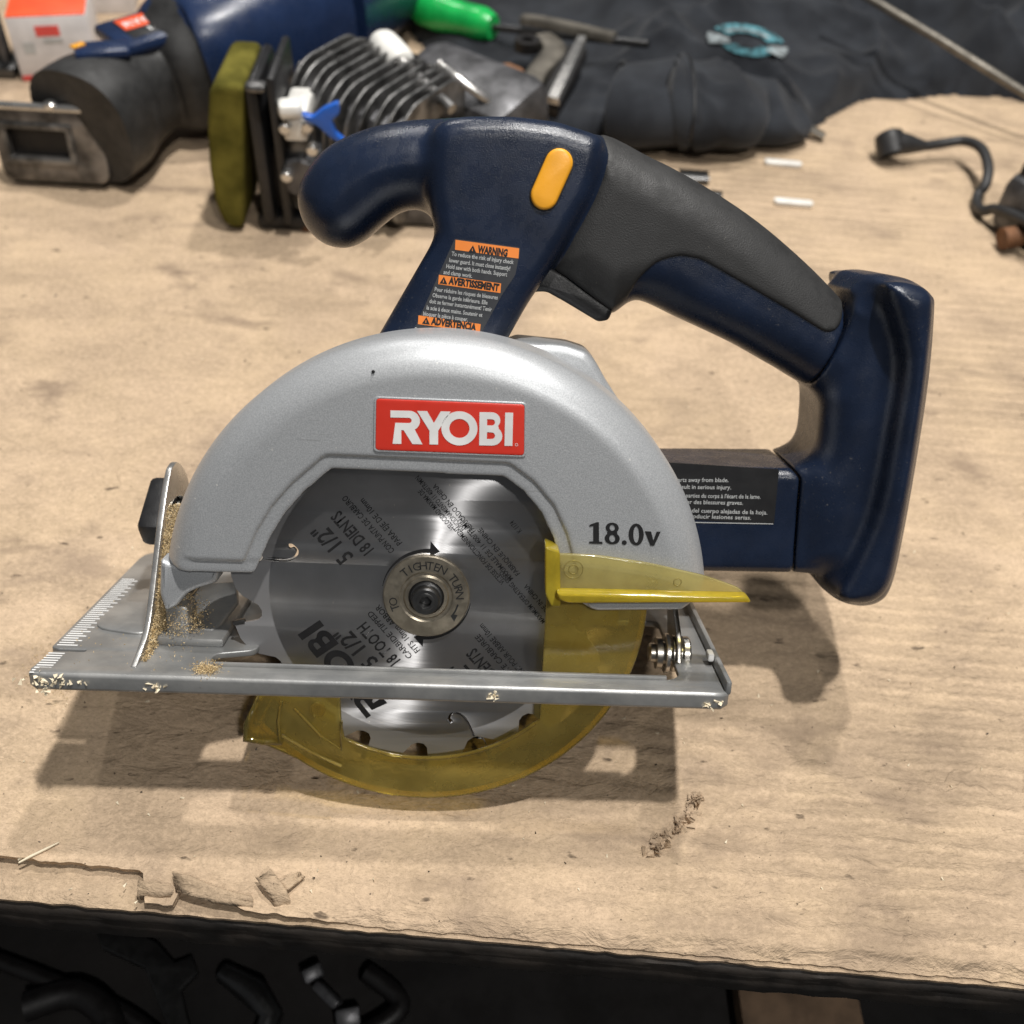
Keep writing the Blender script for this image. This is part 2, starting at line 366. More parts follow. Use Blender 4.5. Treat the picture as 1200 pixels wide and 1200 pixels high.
def tube(name, pts, r, mat, parent, n=10, smooth=60, closed_ends=True, **t):
    "swept round tube through 3D points (mm); r may be a list"
    P = [np.array(p, float) for p in pts]; v = []; f = []; up = np.array([0.13, 0.21, 0.97])
    for i, p in enumerate(P):
        d = P[min(i+1, len(P)-1)]-P[max(i-1, 0)]; d /= np.linalg.norm(d)
        a = np.cross(d, up); a /= np.linalg.norm(a); b = np.cross(a, d)
        ri = r[i] if isinstance(r, (list, tuple, np.ndarray)) else r
        for j in range(n): an = 2*pi*j/n; v.append((p+ri*(a*cos(an)+b*sin(an)))*0.001)
    for i in range(len(P)-1):
        for j in range(n): f.append((i*n+j, i*n+(j+1) % n, (i+1)*n+(j+1) % n, (i+1)*n+j))
    f += [tuple(range(n))[::-1], tuple(range((len(P)-1)*n, len(P)*n))]
    me = mesh_py(name, v, f)
    bm = bmesh.new(); bm.from_mesh(me); bmesh.ops.recalc_face_normals(bm, faces=bm.faces); bm.to_mesh(me); bm.free()
    return link(name, me, mat, parent, smooth, **t)

# ---- implicit shapes -> mesh
def nets(f, org, vox, relax=1):
    s = f < 0; nx, ny, nz = f.shape
    cnt = np.zeros((nx-1, ny-1, nz-1), np.int8)
    for i in (0, 1):
        for j in (0, 1):
            for l in (0, 1): cnt += s[i:nx-1+i, j:ny-1+j, l:nz-1+l]
    I = np.argwhere((cnt > 0) & (cnt < 8)); idx = np.full(cnt.shape, -1, np.int32); idx[I[:, 0], I[:, 1], I[:, 2]] = np.arange(len(I))
    acc = np.zeros((len(I), 3)); num = np.zeros(len(I))
    C = [(i, j, l) for i in (0, 1) for j in (0, 1) for l in (0, 1)]
    for a in C:
        for ax in range(3):
            if a[ax]: continue
            b = list(a); b[ax] = 1
            fa = f[I[:, 0]+a[0], I[:, 1]+a[1], I[:, 2]+a[2]]; fb = f[I[:, 0]+b[0], I[:, 1]+b[1], I[:, 2]+b[2]]
            x = (fa < 0) != (fb < 0); t = np.where(x, fa/np.where(x, fa-fb, 1), 0)
            p = np.array(a)[None, :]+t[:, None]*(np.array(b)-np.array(a))[None, :]
            acc += p*x[:, None]; num += x
    V = I+acc/num[:, None]; Q = []
    for ax in range(3):
        a1, a2 = (ax+1) % 3, (ax+2) % 3
        sl0 = [slice(None)]*3; sl1 = [slice(None)]*3; sl0[ax] = slice(0, -1); sl1[ax] = slice(1, None)
        E = np.argwhere(s[tuple(sl0)] != s[tuple(sl1)])
        E = E[(E[:, a1] > 0) & (E[:, a2] > 0) & (E[:, a1] < f.shape[a1]-1) & (E[:, a2] < f.shape[a2]-1)]
        ins = s[E[:, 0], E[:, 1], E[:, 2]]
        def cell(d1, d2): c = E.copy(); c[:, a1] += d1; c[:, a2] += d2; return idx[c[:, 0], c[:, 1], c[:, 2]]
        q = np.stack([cell(-1, -1), cell(0, -1), cell(0, 0), cell(-1, 0)], 1)
        q[~ins] = q[~ins][:, ::-1]; Q.append(q)
    Q = np.concatenate(Q); Q = Q[(Q >= 0).all(1)]
    for _ in range(relax):
        e = np.concatenate([Q[:, [0, 1]], Q[:, [1, 2]], Q[:, [2, 3]], Q[:, [3, 0]]])
        sm = np.zeros_like(V); n = np.zeros(len(V))
        for ax in range(3): sm[:, ax] = np.bincount(e[:, 0], V[e[:, 1], ax], len(V))+np.bincount(e[:, 1], V[e[:, 0], ax], len(V))
        n = np.bincount(e[:, 0], None, len(V))+np.bincount(e[:, 1], None, len(V))
        V = 0.45*V+0.55*sm/np.maximum(n, 1)[:, None]
    return (V*vox+np.array(org))*0.001, Q
class Grid:
    def __init__(s, lo, hi, vox):
        s.lo = np.array(lo, float); s.vox = vox
        s.ax = [np.arange(lo[i], hi[i]+vox, vox, dtype=np.float32) for i in range(3)]
        s.X = s.ax[0][:, None, None]; s.Y = s.ax[1][None, :, None]; s.Z = s.ax[2][None, None, :]
        s.gx, s.gz = np.meshgrid(s.ax[0], s.ax[2], indexing='ij')
    def poly(s, pts):
        "signed distance to a polygon in x-z, shape (nx,1,nz)"
        P = np.array(pts, np.float32); d = np.full(s.gx.shape, 1e9, np.float32); inside = np.zeros(s.gx.shape, bool)
        for a, b in zip(P, np.roll(P, -1, 0)):
            e = b-a; wx = s.gx-a[0]; wz = s.gz-a[1]; L = float(e@e)
            if L < 1e-9: continue
            t = np.clip((wx*e[0]+wz*e[1])/L, 0, 1); d = np.minimum(d, (wx-e[0]*t)**2+(wz-e[1]*t)**2)
            if a[1] != b[1]:
                cr = ((a[1] > s.gz) != (b[1] > s.gz)) & (s.gx < (b[0]-a[0])*(s.gz-a[1])/(b[1]-a[1])+a[0]); inside ^= cr
        return (np.sqrt(d)*np.where(inside, -1, 1))[:, None, :].astype(np.float32)
    def ext(s, d2, yc, h, r):
        q1 = d2+r; q2 = np.abs(s.Y-yc)-(h-r)
        return np.minimum(np.maximum(q1, q2), 0)+np.sqrt(np.maximum(q1, 0)**2+np.maximum(q2, 0)**2)-r
    def mesh(s, name, f, mat, parent, relax=1, **t):
        V, Q = nets(f, s.lo, s.vox, relax)
        return link(name, mesh_np(name, V, Q), mat, parent, 180, **t)
def smin(a, b, k): h = np.clip(0.5+0.5*(b-a)/k, 0, 1); return b*(1-h)+a*h-k*h*(1-h)
def smax(a, b, k): return -smin(-a, -b, k)
# numpy gradient noise
_perm = rng.permutation(512)
def pn(x, y, seed=0):
    x = np.asarray(x, float); y = np.asarray(y, float); xi = np.floor(x).astype(int); yi = np.floor(y).astype(int); xf = x-xi; yf = y-yi
    u = xf*xf*xf*(xf*(xf*6-15)+10); v = yf*yf*yf*(yf*(yf*6-15)+10)
    def g(i, j):
        h = _perm[(_perm[(xi+i+seed*37) % 512]+yi+j) % 512]*(2*pi/512); return np.cos(h)*(xf-i)+np.sin(h)*(yf-j)
    a = g(0, 0)*(1-u)+g(1, 0)*u; b = g(0, 1)*(1-u)+g(1, 1)*u
    return a*(1-v)+b*v
def fbm(x, y, o=4, seed=0): return sum(pn(x*2**i, y*2**i, seed+i)*0.5**i for i in range(o))

# ------------------------------------------------------------------ the bench
E0 = tab(0, 1047)[:2]; E1 = tab(1200, 1152)[:2]
def edge(x): return E0[1]+(E1[1]-E0[1])*(x-E0[0])/(E1[0]-E0[0])
X165, X205, X300, X335 = (tab(q, 1050)[0] for q in (165, 205, 300, 335))
def edge_top(x):
    x = np.asarray(x, float); e = edge(x)+1.2+0.9*fbm(x/6, x*0+3.3, 6)
    sm = lambda a, b: np.clip((x-a)/(b-a), 0, 1)
    e = e+11.5*(1-sm(X165-1.5, X165+1.5))+6*np.where((x > X205) & (x < X300), 1-(x-X205)/(X300-X205), 0)*sm(X205-1, X205+1)
    return e
def sheet(name, xs, ys, edgef, zf, th, mat, **t):
    nx, ny = len(xs), len(ys); X = np.repeat(xs[:, None], ny, 1); e = edgef(xs)[:, None]
    Y = e+(ys[None, :])*(1-0*X); Z = zf(X, Y, np.broadcast_to(ys[None, :], X.shape))
    top = np.stack([X, Y, Z], -1).reshape(-1, 3)
    fr = np.stack([xs, e[:, 0]+0.4, Z[:, 0]-th], -1)
    bk = np.stack([xs, e[:, 0]+60, Z[:, 0]-th-0.2], -1)
    V = np.concatenate([top, fr, bk])*0.001
    ij = np.arange(nx*ny).reshape(nx, ny)
    Q = np.stack([ij[:-1, :-1], ij[1:, :-1], ij[1:, 1:], ij[:-1, 1:]], -1).reshape(-1, 4)
    fi = nx*ny+np.arange(nx); bi = fi+nx
    Q2 = np.stack([fi[:-1], fi[1:], ij[1:, 0], ij[:-1, 0]], -1); Q3 = np.stack([bi[:-1], bi[1:], fi[1:], fi[:-1]], -1)
    return link(name, mesh_np(name, V, np.concatenate([Q, Q2, Q3])), mat, None, 50, **t)
xs = np.concatenate([np.arange(-720, -160, 14.0), np.arange(-160, 230, 1.6), np.arange(230, 960, 14.0)])
ys = np.concatenate([np.arange(0, 30, 1.2), np.arange(30, 260, 4.0), np.arange(260, 1300, 14.0)])
def ztop(X, Y, d):
    z = 0.28*fbm(X/55, Y/55, 3, 5)-0.25
    z += 0.35*np.exp(-((d-(21+3*fbm(X/60, 0*X, 2, 9)))/1.3)**2)*np.clip((X-20)/40, 0, 1)      # a crease along the front
    z -= 3.4*np.exp(-d/3.2)*np.clip((X-X335)/25, 0, 1)                                         # front corner pressed down
    z += 2.6*np.exp(-d/9.0)*np.clip((X165-X)/60, 0, 1)*0.55                                  # lifted lip on the left
    tx, ty = tab(790, 965)[:2]; u = (X-tx)*0.62-(Y-ty)*(-0.0)  # torn patch
    return z
sheet('bench_cardboard', xs, ys, edge_top, ztop, 3.0, 'cardboard', kind='structure')
xs2 = np.arange(-720, 960, 4.0)
sheet('bench_cardboard', xs2, np.array([0, 2.0, 6, 20, 60]), lambda x: edge(x)+0.7*fbm(x/7, x*0+8.1, 4), lambda X, Y, d: -3.9+0.25*fbm(X/30, Y/30, 2, 3)-1.2*np.exp(-d/2.5), 2.6, 'cardboard_under', kind='structure')
v = []
xb = np.arange(-720, 961, 6.0)
prof = [(60, -7.6), (1.5, -7.6), (-0.8, -8.6), (-1.6, -10.5), (-1.2, -13.5), (-2.2, -15), (-2.2, -24), (0, -26), (60, -26)]
V = np.array([[(x, edge(x)+p[0]+0.9*fbm(np.array(x/14.0), np.array(i*1.7), 3, 2)*(1 < i < 7), p[1]) for i, p in enumerate(prof)] for x in xb]).reshape(-1, 3)*0.001
ij = np.arange(len(V)).reshape(len(xb), len(prof))
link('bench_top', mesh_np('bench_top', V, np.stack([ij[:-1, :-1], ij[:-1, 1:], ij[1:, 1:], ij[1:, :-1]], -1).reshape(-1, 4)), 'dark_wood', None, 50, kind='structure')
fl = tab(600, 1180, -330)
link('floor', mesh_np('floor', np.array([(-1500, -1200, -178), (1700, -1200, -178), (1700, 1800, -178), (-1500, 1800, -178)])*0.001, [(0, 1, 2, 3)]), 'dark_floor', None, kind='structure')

# paper scraps on the torn front edge
def scrap(name, pts, mat='cardboard_under', th=0.5, **t):
    "bent strip: list of (left point, right point) rows in mm"
    v = []; f = []
    for a, b in pts:
        for tt in np.linspace(0, 1, 5):
            p = np.array(a)*(1-tt)+np.array(b)*tt; p = p+np.array([0, 0, 0.25*sin(pi*tt)])+rng.normal(0, 0.3, 3); v.append(p*0.001)
    n = len(pts)
    for i in range(n-1):
        for j in range(4): f.append((i*5+j, i*5+j+1, (i+1)*5+j+1, (i+1)*5+j))
    o = link(name, mesh_py(name, v, f), mat, None, 60, **t)
    md = o.modifiers.new('thickness', 'SOLIDIFY'); md.thickness = th*0.001; md.offset = 0
    return o
def T(x, y, h=0): return tab(x, y, h)
scrap('cardboard_scrap', [(T(163, 1032, 2.2), T(200, 1036, 2.2)), (T(161, 1040, 2.4), T(203, 1043, 2.2)), (T(162, 1047, 1.0), T(203, 1049, 1.0)), (T(164, 1054, -2), T(200, 1056, -2))], label='small square cardboard tab folded over the torn front edge', category='cardboard')
scrap('cardboard_scrap', [(T(203, 1022, 3), T(206, 1044, 0.6)), (T(222, 1026, 4), T(224, 1050, 1.0)), (T(246, 1036, 3.5), T(248, 1056, 0.6)), (T(270, 1044, 3), T(272, 1060, 0.2)), (T(296, 1050, 2), T(297, 1064, -.5))], label='long pointed cardboard flap curling up at the torn front edge', category='cardboard')
scrap('cardboard_scrap', [(T(300, 1030, 3), T(316, 1020, 5)), (T(309, 1040, 4), T(328, 1030, 5)), (T(316, 1050, 3), T(336, 1042, 4)), (T(322, 1062, 0), T(340, 1054, 1)), (T(329, 1077, -6), T(340, 1070, -4))], label='crumpled cardboard strip hanging over the bench front edge', category='cardboard')
scrap('cardboard_scrap', [(T(318, 1040, 2), T(328, 1050, 1)), (T(334, 1030, 4), T(340, 1042, 3)), (T(350, 1020, 2), T(356, 1029, 1))], th=0.4, label='thin torn paper curl beside the crumpled cardboard strip', category='cardboard')
a, b = T(22, 1011, 1.0), T(69, 987, 1.4)
tube('wood_splinter', [a, a*.7+b*.3+[0, 0, .2], a*.3+b*.7, b], [0.35, 0.55, 0.5, 0.2], 'splinter', None, 6, label='pale thin wood splinter lying near the bench front edge', category='splinter')

# dim clutter on the shelf below
def floorpx(pts, h): return [tab(x, y, h) for x, y in pts]
g = [(110, 1085), (150, 1088), (185, 1105), (205, 1128), (225, 1120), (232, 1140), (212, 1160), (225, 1210), (245, 1260), (205, 1260), (195, 1200), (170, 1135), (120, 1112)]
gp = floorpx(g, -172); me = plate_mesh([[(p[0], p[1]) for p in gp]], 5, 1, lambda q: q+np.array([0, 0, -171]))
link('metal_bracket', me, 'dark_steel', None, 40, label='curved dark metal bracket on the shelf under the bench', category='bracket')
tube('bent_pipe', [tab(262, 1140, -172), tab(300, 1165, -168), tab(318, 1190, -170), tab(300, 1240, -172)], [5, 7, 6, 5], 'dark_steel', None, 10, label='bent dark steel pipe in the shadow under the bench', category='pipe')
for i, (x, y, s_, rz) in enumerate(((366, 1140, (10, 7, 14), .5), (384, 1166, (16, 5, 8), -.7), (408, 1192, (12, 9, 9), .2))):
    p = tab(x, y, -170); box('steel_fitting', tuple(p), s_, 'cast_dark', None, 1.5, Matrix.Rotation(rz, 3, 'Z')@Matrix.Rotation(.4, 3, 'X'), label=['upright small steel fitting glinting under the torn cardboard', 'flat slanted steel fitting under the bench', 'blocky steel fitting lowest in the dark under the bench'][i], category='fitting')
for i, (P_, r_) in enumerate((([(-20, 1120), (60, 1150), (150, 1190), (210, 1240)], 4), ([(430, 1140), (470, 1175), (440, 1205), (380, 1230)], 5), ([(30, 1180), (90, 1165), (130, 1200), (100, 1240)], 7))):
    tube('old_hose', [tab(x_, y_, -176+r_) for x_, y_ in cat(P_, 5, False)], r_, 'grease_black', None, 10, label=['thin black hose crossing under the left end of the bench', 'curled black hose beside the steel fittings under the bench', 'thick black hose loop lowest under the left of the bench'][i], category='hose')
box('wood_plank', tuple(tab(938, 1205, -170)), (60, 70, 14), 'plank', None, 2, label='brown board lying on the floor beneath the bench', category='board')

# ------------------------------------------------------------------ the circular saw
saw = empty('circular_saw', (0, 0, HZ*0.001), (-TILT, 0, 0), label='navy and silver cordless circular saw without battery, resting on its yellow guard', category='circular saw')

# --- upper guard
GC, GR = (4.0, -3.0), 95.5
opening = pxl([(296, 700), (297, 676), (306, 655), (316, 632), (333, 604), (356, 578), (388, 551), (590, 560), (613, 577), (634, 602), (648, 632), (655, 660), (664, 690), (690, 760), (500, 800), (300, 760)], -12)
g = Grid((-96, -16, -14), (104, 34, 97), 0.55)
dc = np.sqrt((g.X-GC[0])**2+(g.Z-GC[1])**2)-GR
zl = loc(250, 672, -12)[2]; zr = loc(745, 716, -12)[2]
base = pxl([(150, 655), (208, 672), (298, 674), (320, 672), (640, 690), (668, 700), (690, 714), (700, 717), (800, 716), (815, 708), (840, 690), (840, 300), (150, 300)], -12)
dpoly = g.poly(base)
d2 = smax(dc, dpoly, 4.0)
op = g.poly(opening)
front = -12.0
outer = smax(g.ext(dc, (front+30)/2, (30-front)/2, 13.0), dpoly+0*g.Y, 2.0)
inner = g.ext(dc+0*dpoly, (front+30)/2, (30-front)/2, 13.0)+2.5
f = smax(outer, -inner, 1.0)
hole = np.maximum(op, g.Y-10)
f = smax(f, -hole, 1.4)
step = np.maximum(op-5.0, g.Y-(front+1.1))
f = smax(f, -step, 0.8)
lip = np.maximum(np.maximum(g.Z-(loc(245, 657, -12)[2]), g.X+55), g.Y-(front+1.2))
f = smax(f, -lip, 0.8)
ug = g.mesh('upper_guard', f, 'silver_paint', saw, 2)
del f, outer, inner, hole, step, lip

# plaque with the maker's name
pq = rounded(pxl([(441, 467), (614.5, 474), (614, 533.5), (440, 527)], -12.3), 1.2)
plq = plate('name_plaque', [pq], -12.75, 1.0, 0.25, 'label_red', saw)
plate('plaque_border', [rounded(pxl([(438.5, 464.5), (617, 471.5), (616.5, 536), (437.5, 529.5)], -12.3), 1.5), pq], -12.55, 0.8, 0.2, 'silver_paint', plq)
A = loc(458, 520, -12.9); Bp = loc(595, 522.5, -12.9); H = loc(459, 481, -12.9)
ux = (Bp-A)/100; uz = np.array([-ux[2], 0, ux[0]])/np.linalg.norm(ux)*np.linalg.norm(H-A)/30
fm = frame_xz(A, ux, uz)
def ring(cx_, cy_, ro, ri, sx_=1, n=40): return [[(cx_+sx_*ro*cos(t), cy_+ro*sin(t)) for t in np.linspace(0, 2*pi, n, endpoint=False)], [(cx_+sx_*ri*cos(t)*1.0, cy_+ri*sin(t)) for t in np.linspace(0, 2*pi, n, endpoint=False)]]
def arcp(cx_, cy_, r, a0, a1, n=10): return [(cx_+r*cos(radians(t)), cy_+r*sin(radians(t))) for t in np.linspace(a0, a1, n)]
letters = {
 'R': [[(0, 30), (16, 30)]+arcp(16, 21, 9, 90, -60)+[(27, 0), (18.5, 0), (11, 12.5), (9, 12.5), (9, 0), (1.5, 0), (4, 19), (9, 19), (15, 19)]+arcp(15.5, 21.3, 2.4, -90, 90)+[(15, 23.7), (0, 23.7)]],
 'Y': [[(22.5, 30), (31, 30), (36.8, 19.5), (42.6, 30), (51, 30), (40.4, 12.5), (40.4, 0), (33, 0), (33, 12.5)]],
 'O': ring(58.5, 15, 15.4, 8.6),
 'B': [[(75.5, 30), (86, 30)]+arcp(86, 22.8, 7.2, 90, -40)+arcp(86.6, 8.6, 8.6, 50, -90)+[(75.5, 0)], [(82, 6), (86, 6)]+arcp(86, 9, 3.0, -90, 90)+[(82, 12)], [(82, 18.2), (86, 18.2)]+arcp(86, 21, 2.8, -90, 90)+[(82, 23.8)]],
 'I': [[(97.2, 0), (104, 0), (104, 30), (97.2, 30)]],
}
def logo(fmap, mat, parent, th=0.12):
    for ch in letters: link('letter', plate_mesh(letters[ch], th, 0.0, fmap), mat, parent)
logo(fm, 'print_white', plq)
for lp in (ring(107.5, 1.2, 1.3, 0.95, n=20),): link('registered_mark', plate_mesh(lp, 0.1, 0, fm), 'print_white', plq)

# rating: bold slab digits
A = loc(690, 637, -12.25); Bp = loc(776, 640, -12.25); ux = (Bp-A)/86; uz = np.array([-ux[2], 0, ux[0]])
fm = frame_xz(A, ux, uz-0.07*ux)
dig = [
 [[(0.5, 0), (16, 0), (16, 2.6), (12, 3), (12, 26.5), (9.5, 26.5), (1, 23), (1, 20.5), (5.4, 21.6), (5.4, 3), (0.5, 2.6)]],
 [[(27.5+8.8*cos(t)*(1+0.0), 7.3+7.3*sin(t)) for t in np.linspace(-1.25*pi, 0.25*pi, 24)]+[(27.5+7.6*cos(t), 20.2+6.4*sin(t)) for t in np.linspace(-0.25*pi, 1.25*pi, 24)],
  [(27.5+3.5*cos(t), 7.2+4.4*sin(t)) for t in np.linspace(0, 2*pi, 20, endpoint=False)], [(27.5+3.1*cos(t), 20.2+3.6*sin(t)) for t in np.linspace(0, 2*pi, 20, endpoint=False)]],
 [[(41.6+2.9*cos(t), 2.7+2.9*sin(t)) for t in np.linspace(0, 2*pi, 20, endpoint=False)]],
 [[(55.5+8.8*cos(t), 13.1+13.4*sin(t)) for t in np.linspace(0, 2*pi, 36, endpoint=False)], [(55.5+3.4*cos(t), 13.1+10.0*sin(t)) for t in np.linspace(0, 2*pi, 28, endpoint=False)]],
 [[(65.5, 17.5), (72.8, 17.5), (75.6, 6.5), (79.3, 17.5), (84, 17.5), (76.6, 0), (72.4, 0)]],
]
for d_ in dig: link('digit', plate_mesh(d_, 0.1, 0, fm), 'print_black', ug)
p = loc(437.5, 435.5, -11.6)
lathe('paint_chip', [(0.05, 0.35), (0.55, 0.3), (0.6, 0)], 'print_black', ug, frame_xz((p[0], -11.9, p[2])), 12)

# --- blade
NTEETH = 18
def slotpath(a, side=-1):
    "hooked expansion slot, from a gullet inwards"
    pts = [(61.0, 0), (56, 0.3), (52.5, 0.7), (49.8, 1.6), (48.0, 3.4), (48.0, 5.6), (49.8, 6.8), (51.6, 6.4)]
    return cat([(r*cos(a+side*t/r), r*sin(a+side*t/r)) for r, t in pts], 4, False)
out = []; G0 = radians(8.5); st = 2*pi/NTEETH
gul = [(69.8, -0.84), (69.3, -0.62), (67.6, -0.42), (65.2, -0.30), (62.6, -0.22), (60.2, -0.14), (59.3, -0.04)]
gul2 = [(59.6, 0.07), (61.2, 0.13), (64.0, 0.14), (67.0, 0.14), (69.8, 0.155)]
for i in range(NTEETH):
    a = G0+i*st
    for r, da in gul: out.append((r*cos(a+da*st), r*sin(a+da*st)))
    if i in (8, 14):
        P = slotpath(a); d = np.gradient(P, axis=0); d /= np.linalg.norm(d, axis=1)[:, None]; n = np.stack([-d[:, 1], d[:, 0]], 1)
        wv_ = np.full((len(P), 1), 0.5); wv_[-5:, 0] = (0.7, 0.95, 1.05, 0.95, 0.5)
        P, n, wv_ = P[2:], n[2:], wv_[2:]
        out += [tuple(q) for q in P-n*wv_]+[tuple(q) for q in (P+n*wv_)[::-1]]
    for r, da in gul2: out.append((r*cos(a+da*st), r*sin(a+da*st)))
holes = []
blade = plate('blade', [out]+holes, 0.0, 1.5, 0.08, 'blade_steel', saw, 20)
for i in range(NTEETH):
    a0 = G0+(i+0.16)*st
    M_ = Matrix.Rotation(-a0, 3, 'Y')
    box('carbide_tip', (68.3*cos(a0-0.012), 0.75, 68.3*sin(a0-0.012)), (4.2, 2.1, 1.6), 'dark_steel', blade, 0.15, M_)
# print on the blade, all lines run the same way
BA = radians(131)
bu = np.array([cos(BA), 0, sin(BA)]); bv = np.array([-sin(BA), 0, cos(BA)])
def bpx(x, y): return loc(x, y, -0.06)
def btext(body, xy, h, wd=None, mat='print_black', bold=0.02):
    p = bpx(*xy); hh = h/0.716
    sx_ = 1.0
    if wd:
        c = bpy.data.curves.new('t', 'FONT'); c.body = body; o = bpy.data.objects.new('t', c); m = bpy.data.meshes.new_from_object(o)
        w0 = max(v_.co.x for v_ in m.vertices); bpy.data.meshes.remove(m); bpy.data.objects.remove(o); bpy.data.curves.remove(c); sx_ = wd/w0/hh
    link('blade_print', text_mesh(body, frame_xz(p, bu*hh*sx_, bv*hh), bold), mat, blade)
for dx, dy, l2, l3, l4 in ((0, 0, '18 DIENTS', 'CON PUNTA DE CARBURO', 'PARA EJE DE 10mm'),):
    btext('5 1/2"', (415, 652), 6.2, 16); btext(l2, (440, 645), 4.6, 19); btext(l3, (463, 645), 2.3, 26, 'print_black', .01); btext(l4, (472, 636), 2.3, 21, 'print_black', .01)
btext('5 1/2"', (444, 775), 6.2, 18); btext('18 TOOTH', (471, 775), 4.6, 20); btext('CARBIDE TIPPED', (484, 769), 2.3, 23, 'print_black', .01); btext('FITS 10mm ARBOR', (493, 762), 2.3, 23, 'print_black', .01)
btext('5 1/2"', (575, 812), 6.2, 17); btext('18 DENTS', (593, 800), 4.6, 18); btext('POINTE CARBUREE', (612, 800), 2.3, 25, 'print_black', .01); btext('CONVIENT POUR ARBRE 10mm', (632, 806), 2.3, 33, 'print_black', .01)
for i, (s_, xy, wd) in enumerate((('VELOCIDAD MAXIMA DE', (533, 618), 18), ('FUNCIONAMIENTO 11 400/TR/MIN', (545, 620), 25), ('FABRICADO EN CHINA', (558, 622), 22), ('VITESSE DE FONCTIONNEMENT', (592, 682), 27), ('MAXIMALE DE 11 400/TR/MIN', (602, 678), 29), ('FABRIQUE EN CHINE', (610, 672), 22), ('MAXIMUM OPERATING SPEED', (640, 728), 25), ('MADE IN CHINA', (650, 722), 16), ('K 1174', (612, 622), 5))):
    btext(s_, xy, 1.9, wd, 'print_black', .01)
p = bpx(432, 826); q = bpx(359, 737); d_ = q-p; L_ = np.linalg.norm(d_); u_ = d_/L_
fmb = frame_xz(p+np.array([-u_[2], 0, u_[0]])*(-6.0)-u_*4, u_*(L_+4)/104, np.array([-u_[2], 0, u_[0]])*10.0/30)
logo(fmb, 'print_black', blade, 0.06)
# direction arrows round the flange
for a0 in (75, 255):
    aa = np.radians(np.linspace(a0+95, a0+12, 24)); aw = np.linspace(0.2, 1.6, 24)
    ri = 15.8
    pts = [(ri*cos(t), ri*sin(t)) for t in aa]+[((ri-1.0)*cos(radians(a0+10)), (ri-1.0)*sin(radians(a0+10))), ((ri+1.2)*cos(radians(a0)), (ri+1.2)*sin(radians(a0))), ((ri+4.4)*cos(radians(a0+12)), (ri+4.4)*sin(radians(a0+12)))]+[((ri+w_)*cos(t), (ri+w_)*sin(t)) for t, w_ in zip(aa[::-1], aw[::-1])]
    plate('direction_arrow', [pts], -0.05, 0.04, 0, 'print_black', blade)
# flange and arbor bolt
fmz = frame_xz((0, 0, 0))
flg = lathe('arbor_flange', [(15.4, 0.02), (15.4, 1.6), (15.0, 2.1), (9.6, 2.3), (9.0, 2.0), (8.2, 2.0), (7.6, 2.7), (6.4, 2.8), (6.2, 1.2), (0.5, 1.2)], 'flange_steel', saw, fmz, 64, 25)
for word, a_c in (('TIGHTEN', 96), ('TURN', 22), ('TO', 196)):
    n_ = len(word); stepa = 11.5
    for i, ch in enumerate(word):
        an = radians(a_c+stepa*((n_-1)/2-i)); up = np.array([cos(an), 0, sin(an)]); u = np.array([sin(an), 0, -cos(an)])
        link('engraved_letter', text_mesh(ch, frame_xz(np.array([0, -2.33, 0])+up*10.4, u*4.3, up*4.3), 0.0, align='CENTER'), 'dark_steel', flg)
aw_ = [(11.2*cos(t), 11.2*sin(t)) for t in np.radians(np.linspace(-12, -38, 8))]+[(10.2*cos(radians(-36)), 10.2*sin(radians(-36))), (13.6*cos(radians(-42)), 13.6*sin(radians(-42))), (13.0*cos(radians(-30)), 13*sin(radians(-30)))]+[(11.8*cos(t), 11.8*sin(t)) for t in np.radians(np.linspace(-32, -12, 8))]
plate('engraved_arrow', [aw_], -2.32, 0.03, 0, 'dark_steel', flg)
blt = lathe('arbor_bolt', [(6.0, 1.0), (6.0, 2.4), (5.6, 3.0), (5.0, 3.2), (5.0, 6.6), (4.5, 7.2), (3.3, 7.2), (3.1, 6.9)]+[(2.2, 6.8), (2.2, 3.8), (0.2, 3.6)], 'dark_steel', saw, fmz, 36, 25)
hexo = [(3.3*cos(t), 3.3*sin(t)) for t in np.linspace(0, 2*pi, 36, endpoint=False)]
hexi = [(2.3*cos(t+0.2), 2.3*sin(t+0.2)) for t in np.linspace(0, 2*pi, 6, endpoint=False)]
plate('socket_rim', [hexo, hexi], -7.25, 1.6, 0.15, 'dark_steel', blt)
lathe('washer', [(8.0, 0.5), (8.0, 1.3), (7.7, 1.5), (6.1, 1.5)], 'grease_black', saw, frame_xz((0, -0.8, 0)), 40)

# --- lower guard, amber
def lg_front():
    Rg = 77.8
    vx = loc(637, 760, -8)[0]
    arc = [(Rg*cos(t), Rg*sin(t)) for t in np.radians(np.linspace(14, -126, 70))]
    end = pxl([(312, 874), (304, 872), (288, 868), (290, 848), (303, 815), (320, 790)], -8)
    Ri = 60.8
    ia = [(Ri*cos(t), Ri*sin(t)) for t in np.radians(np.linspace(-118, -49, 34))]
    top = pxl([(360, 790), (398, 815), (400, 846)], -8)
    return arc+end+top+[p_ for p_ in ia]+[(vx, -44), (vx, 19)]
lgo = lg_front()
lg = plate('lower_guard', [lgo], -8.2, 2.0, 0.7, 'amber_plastic', saw, 40)
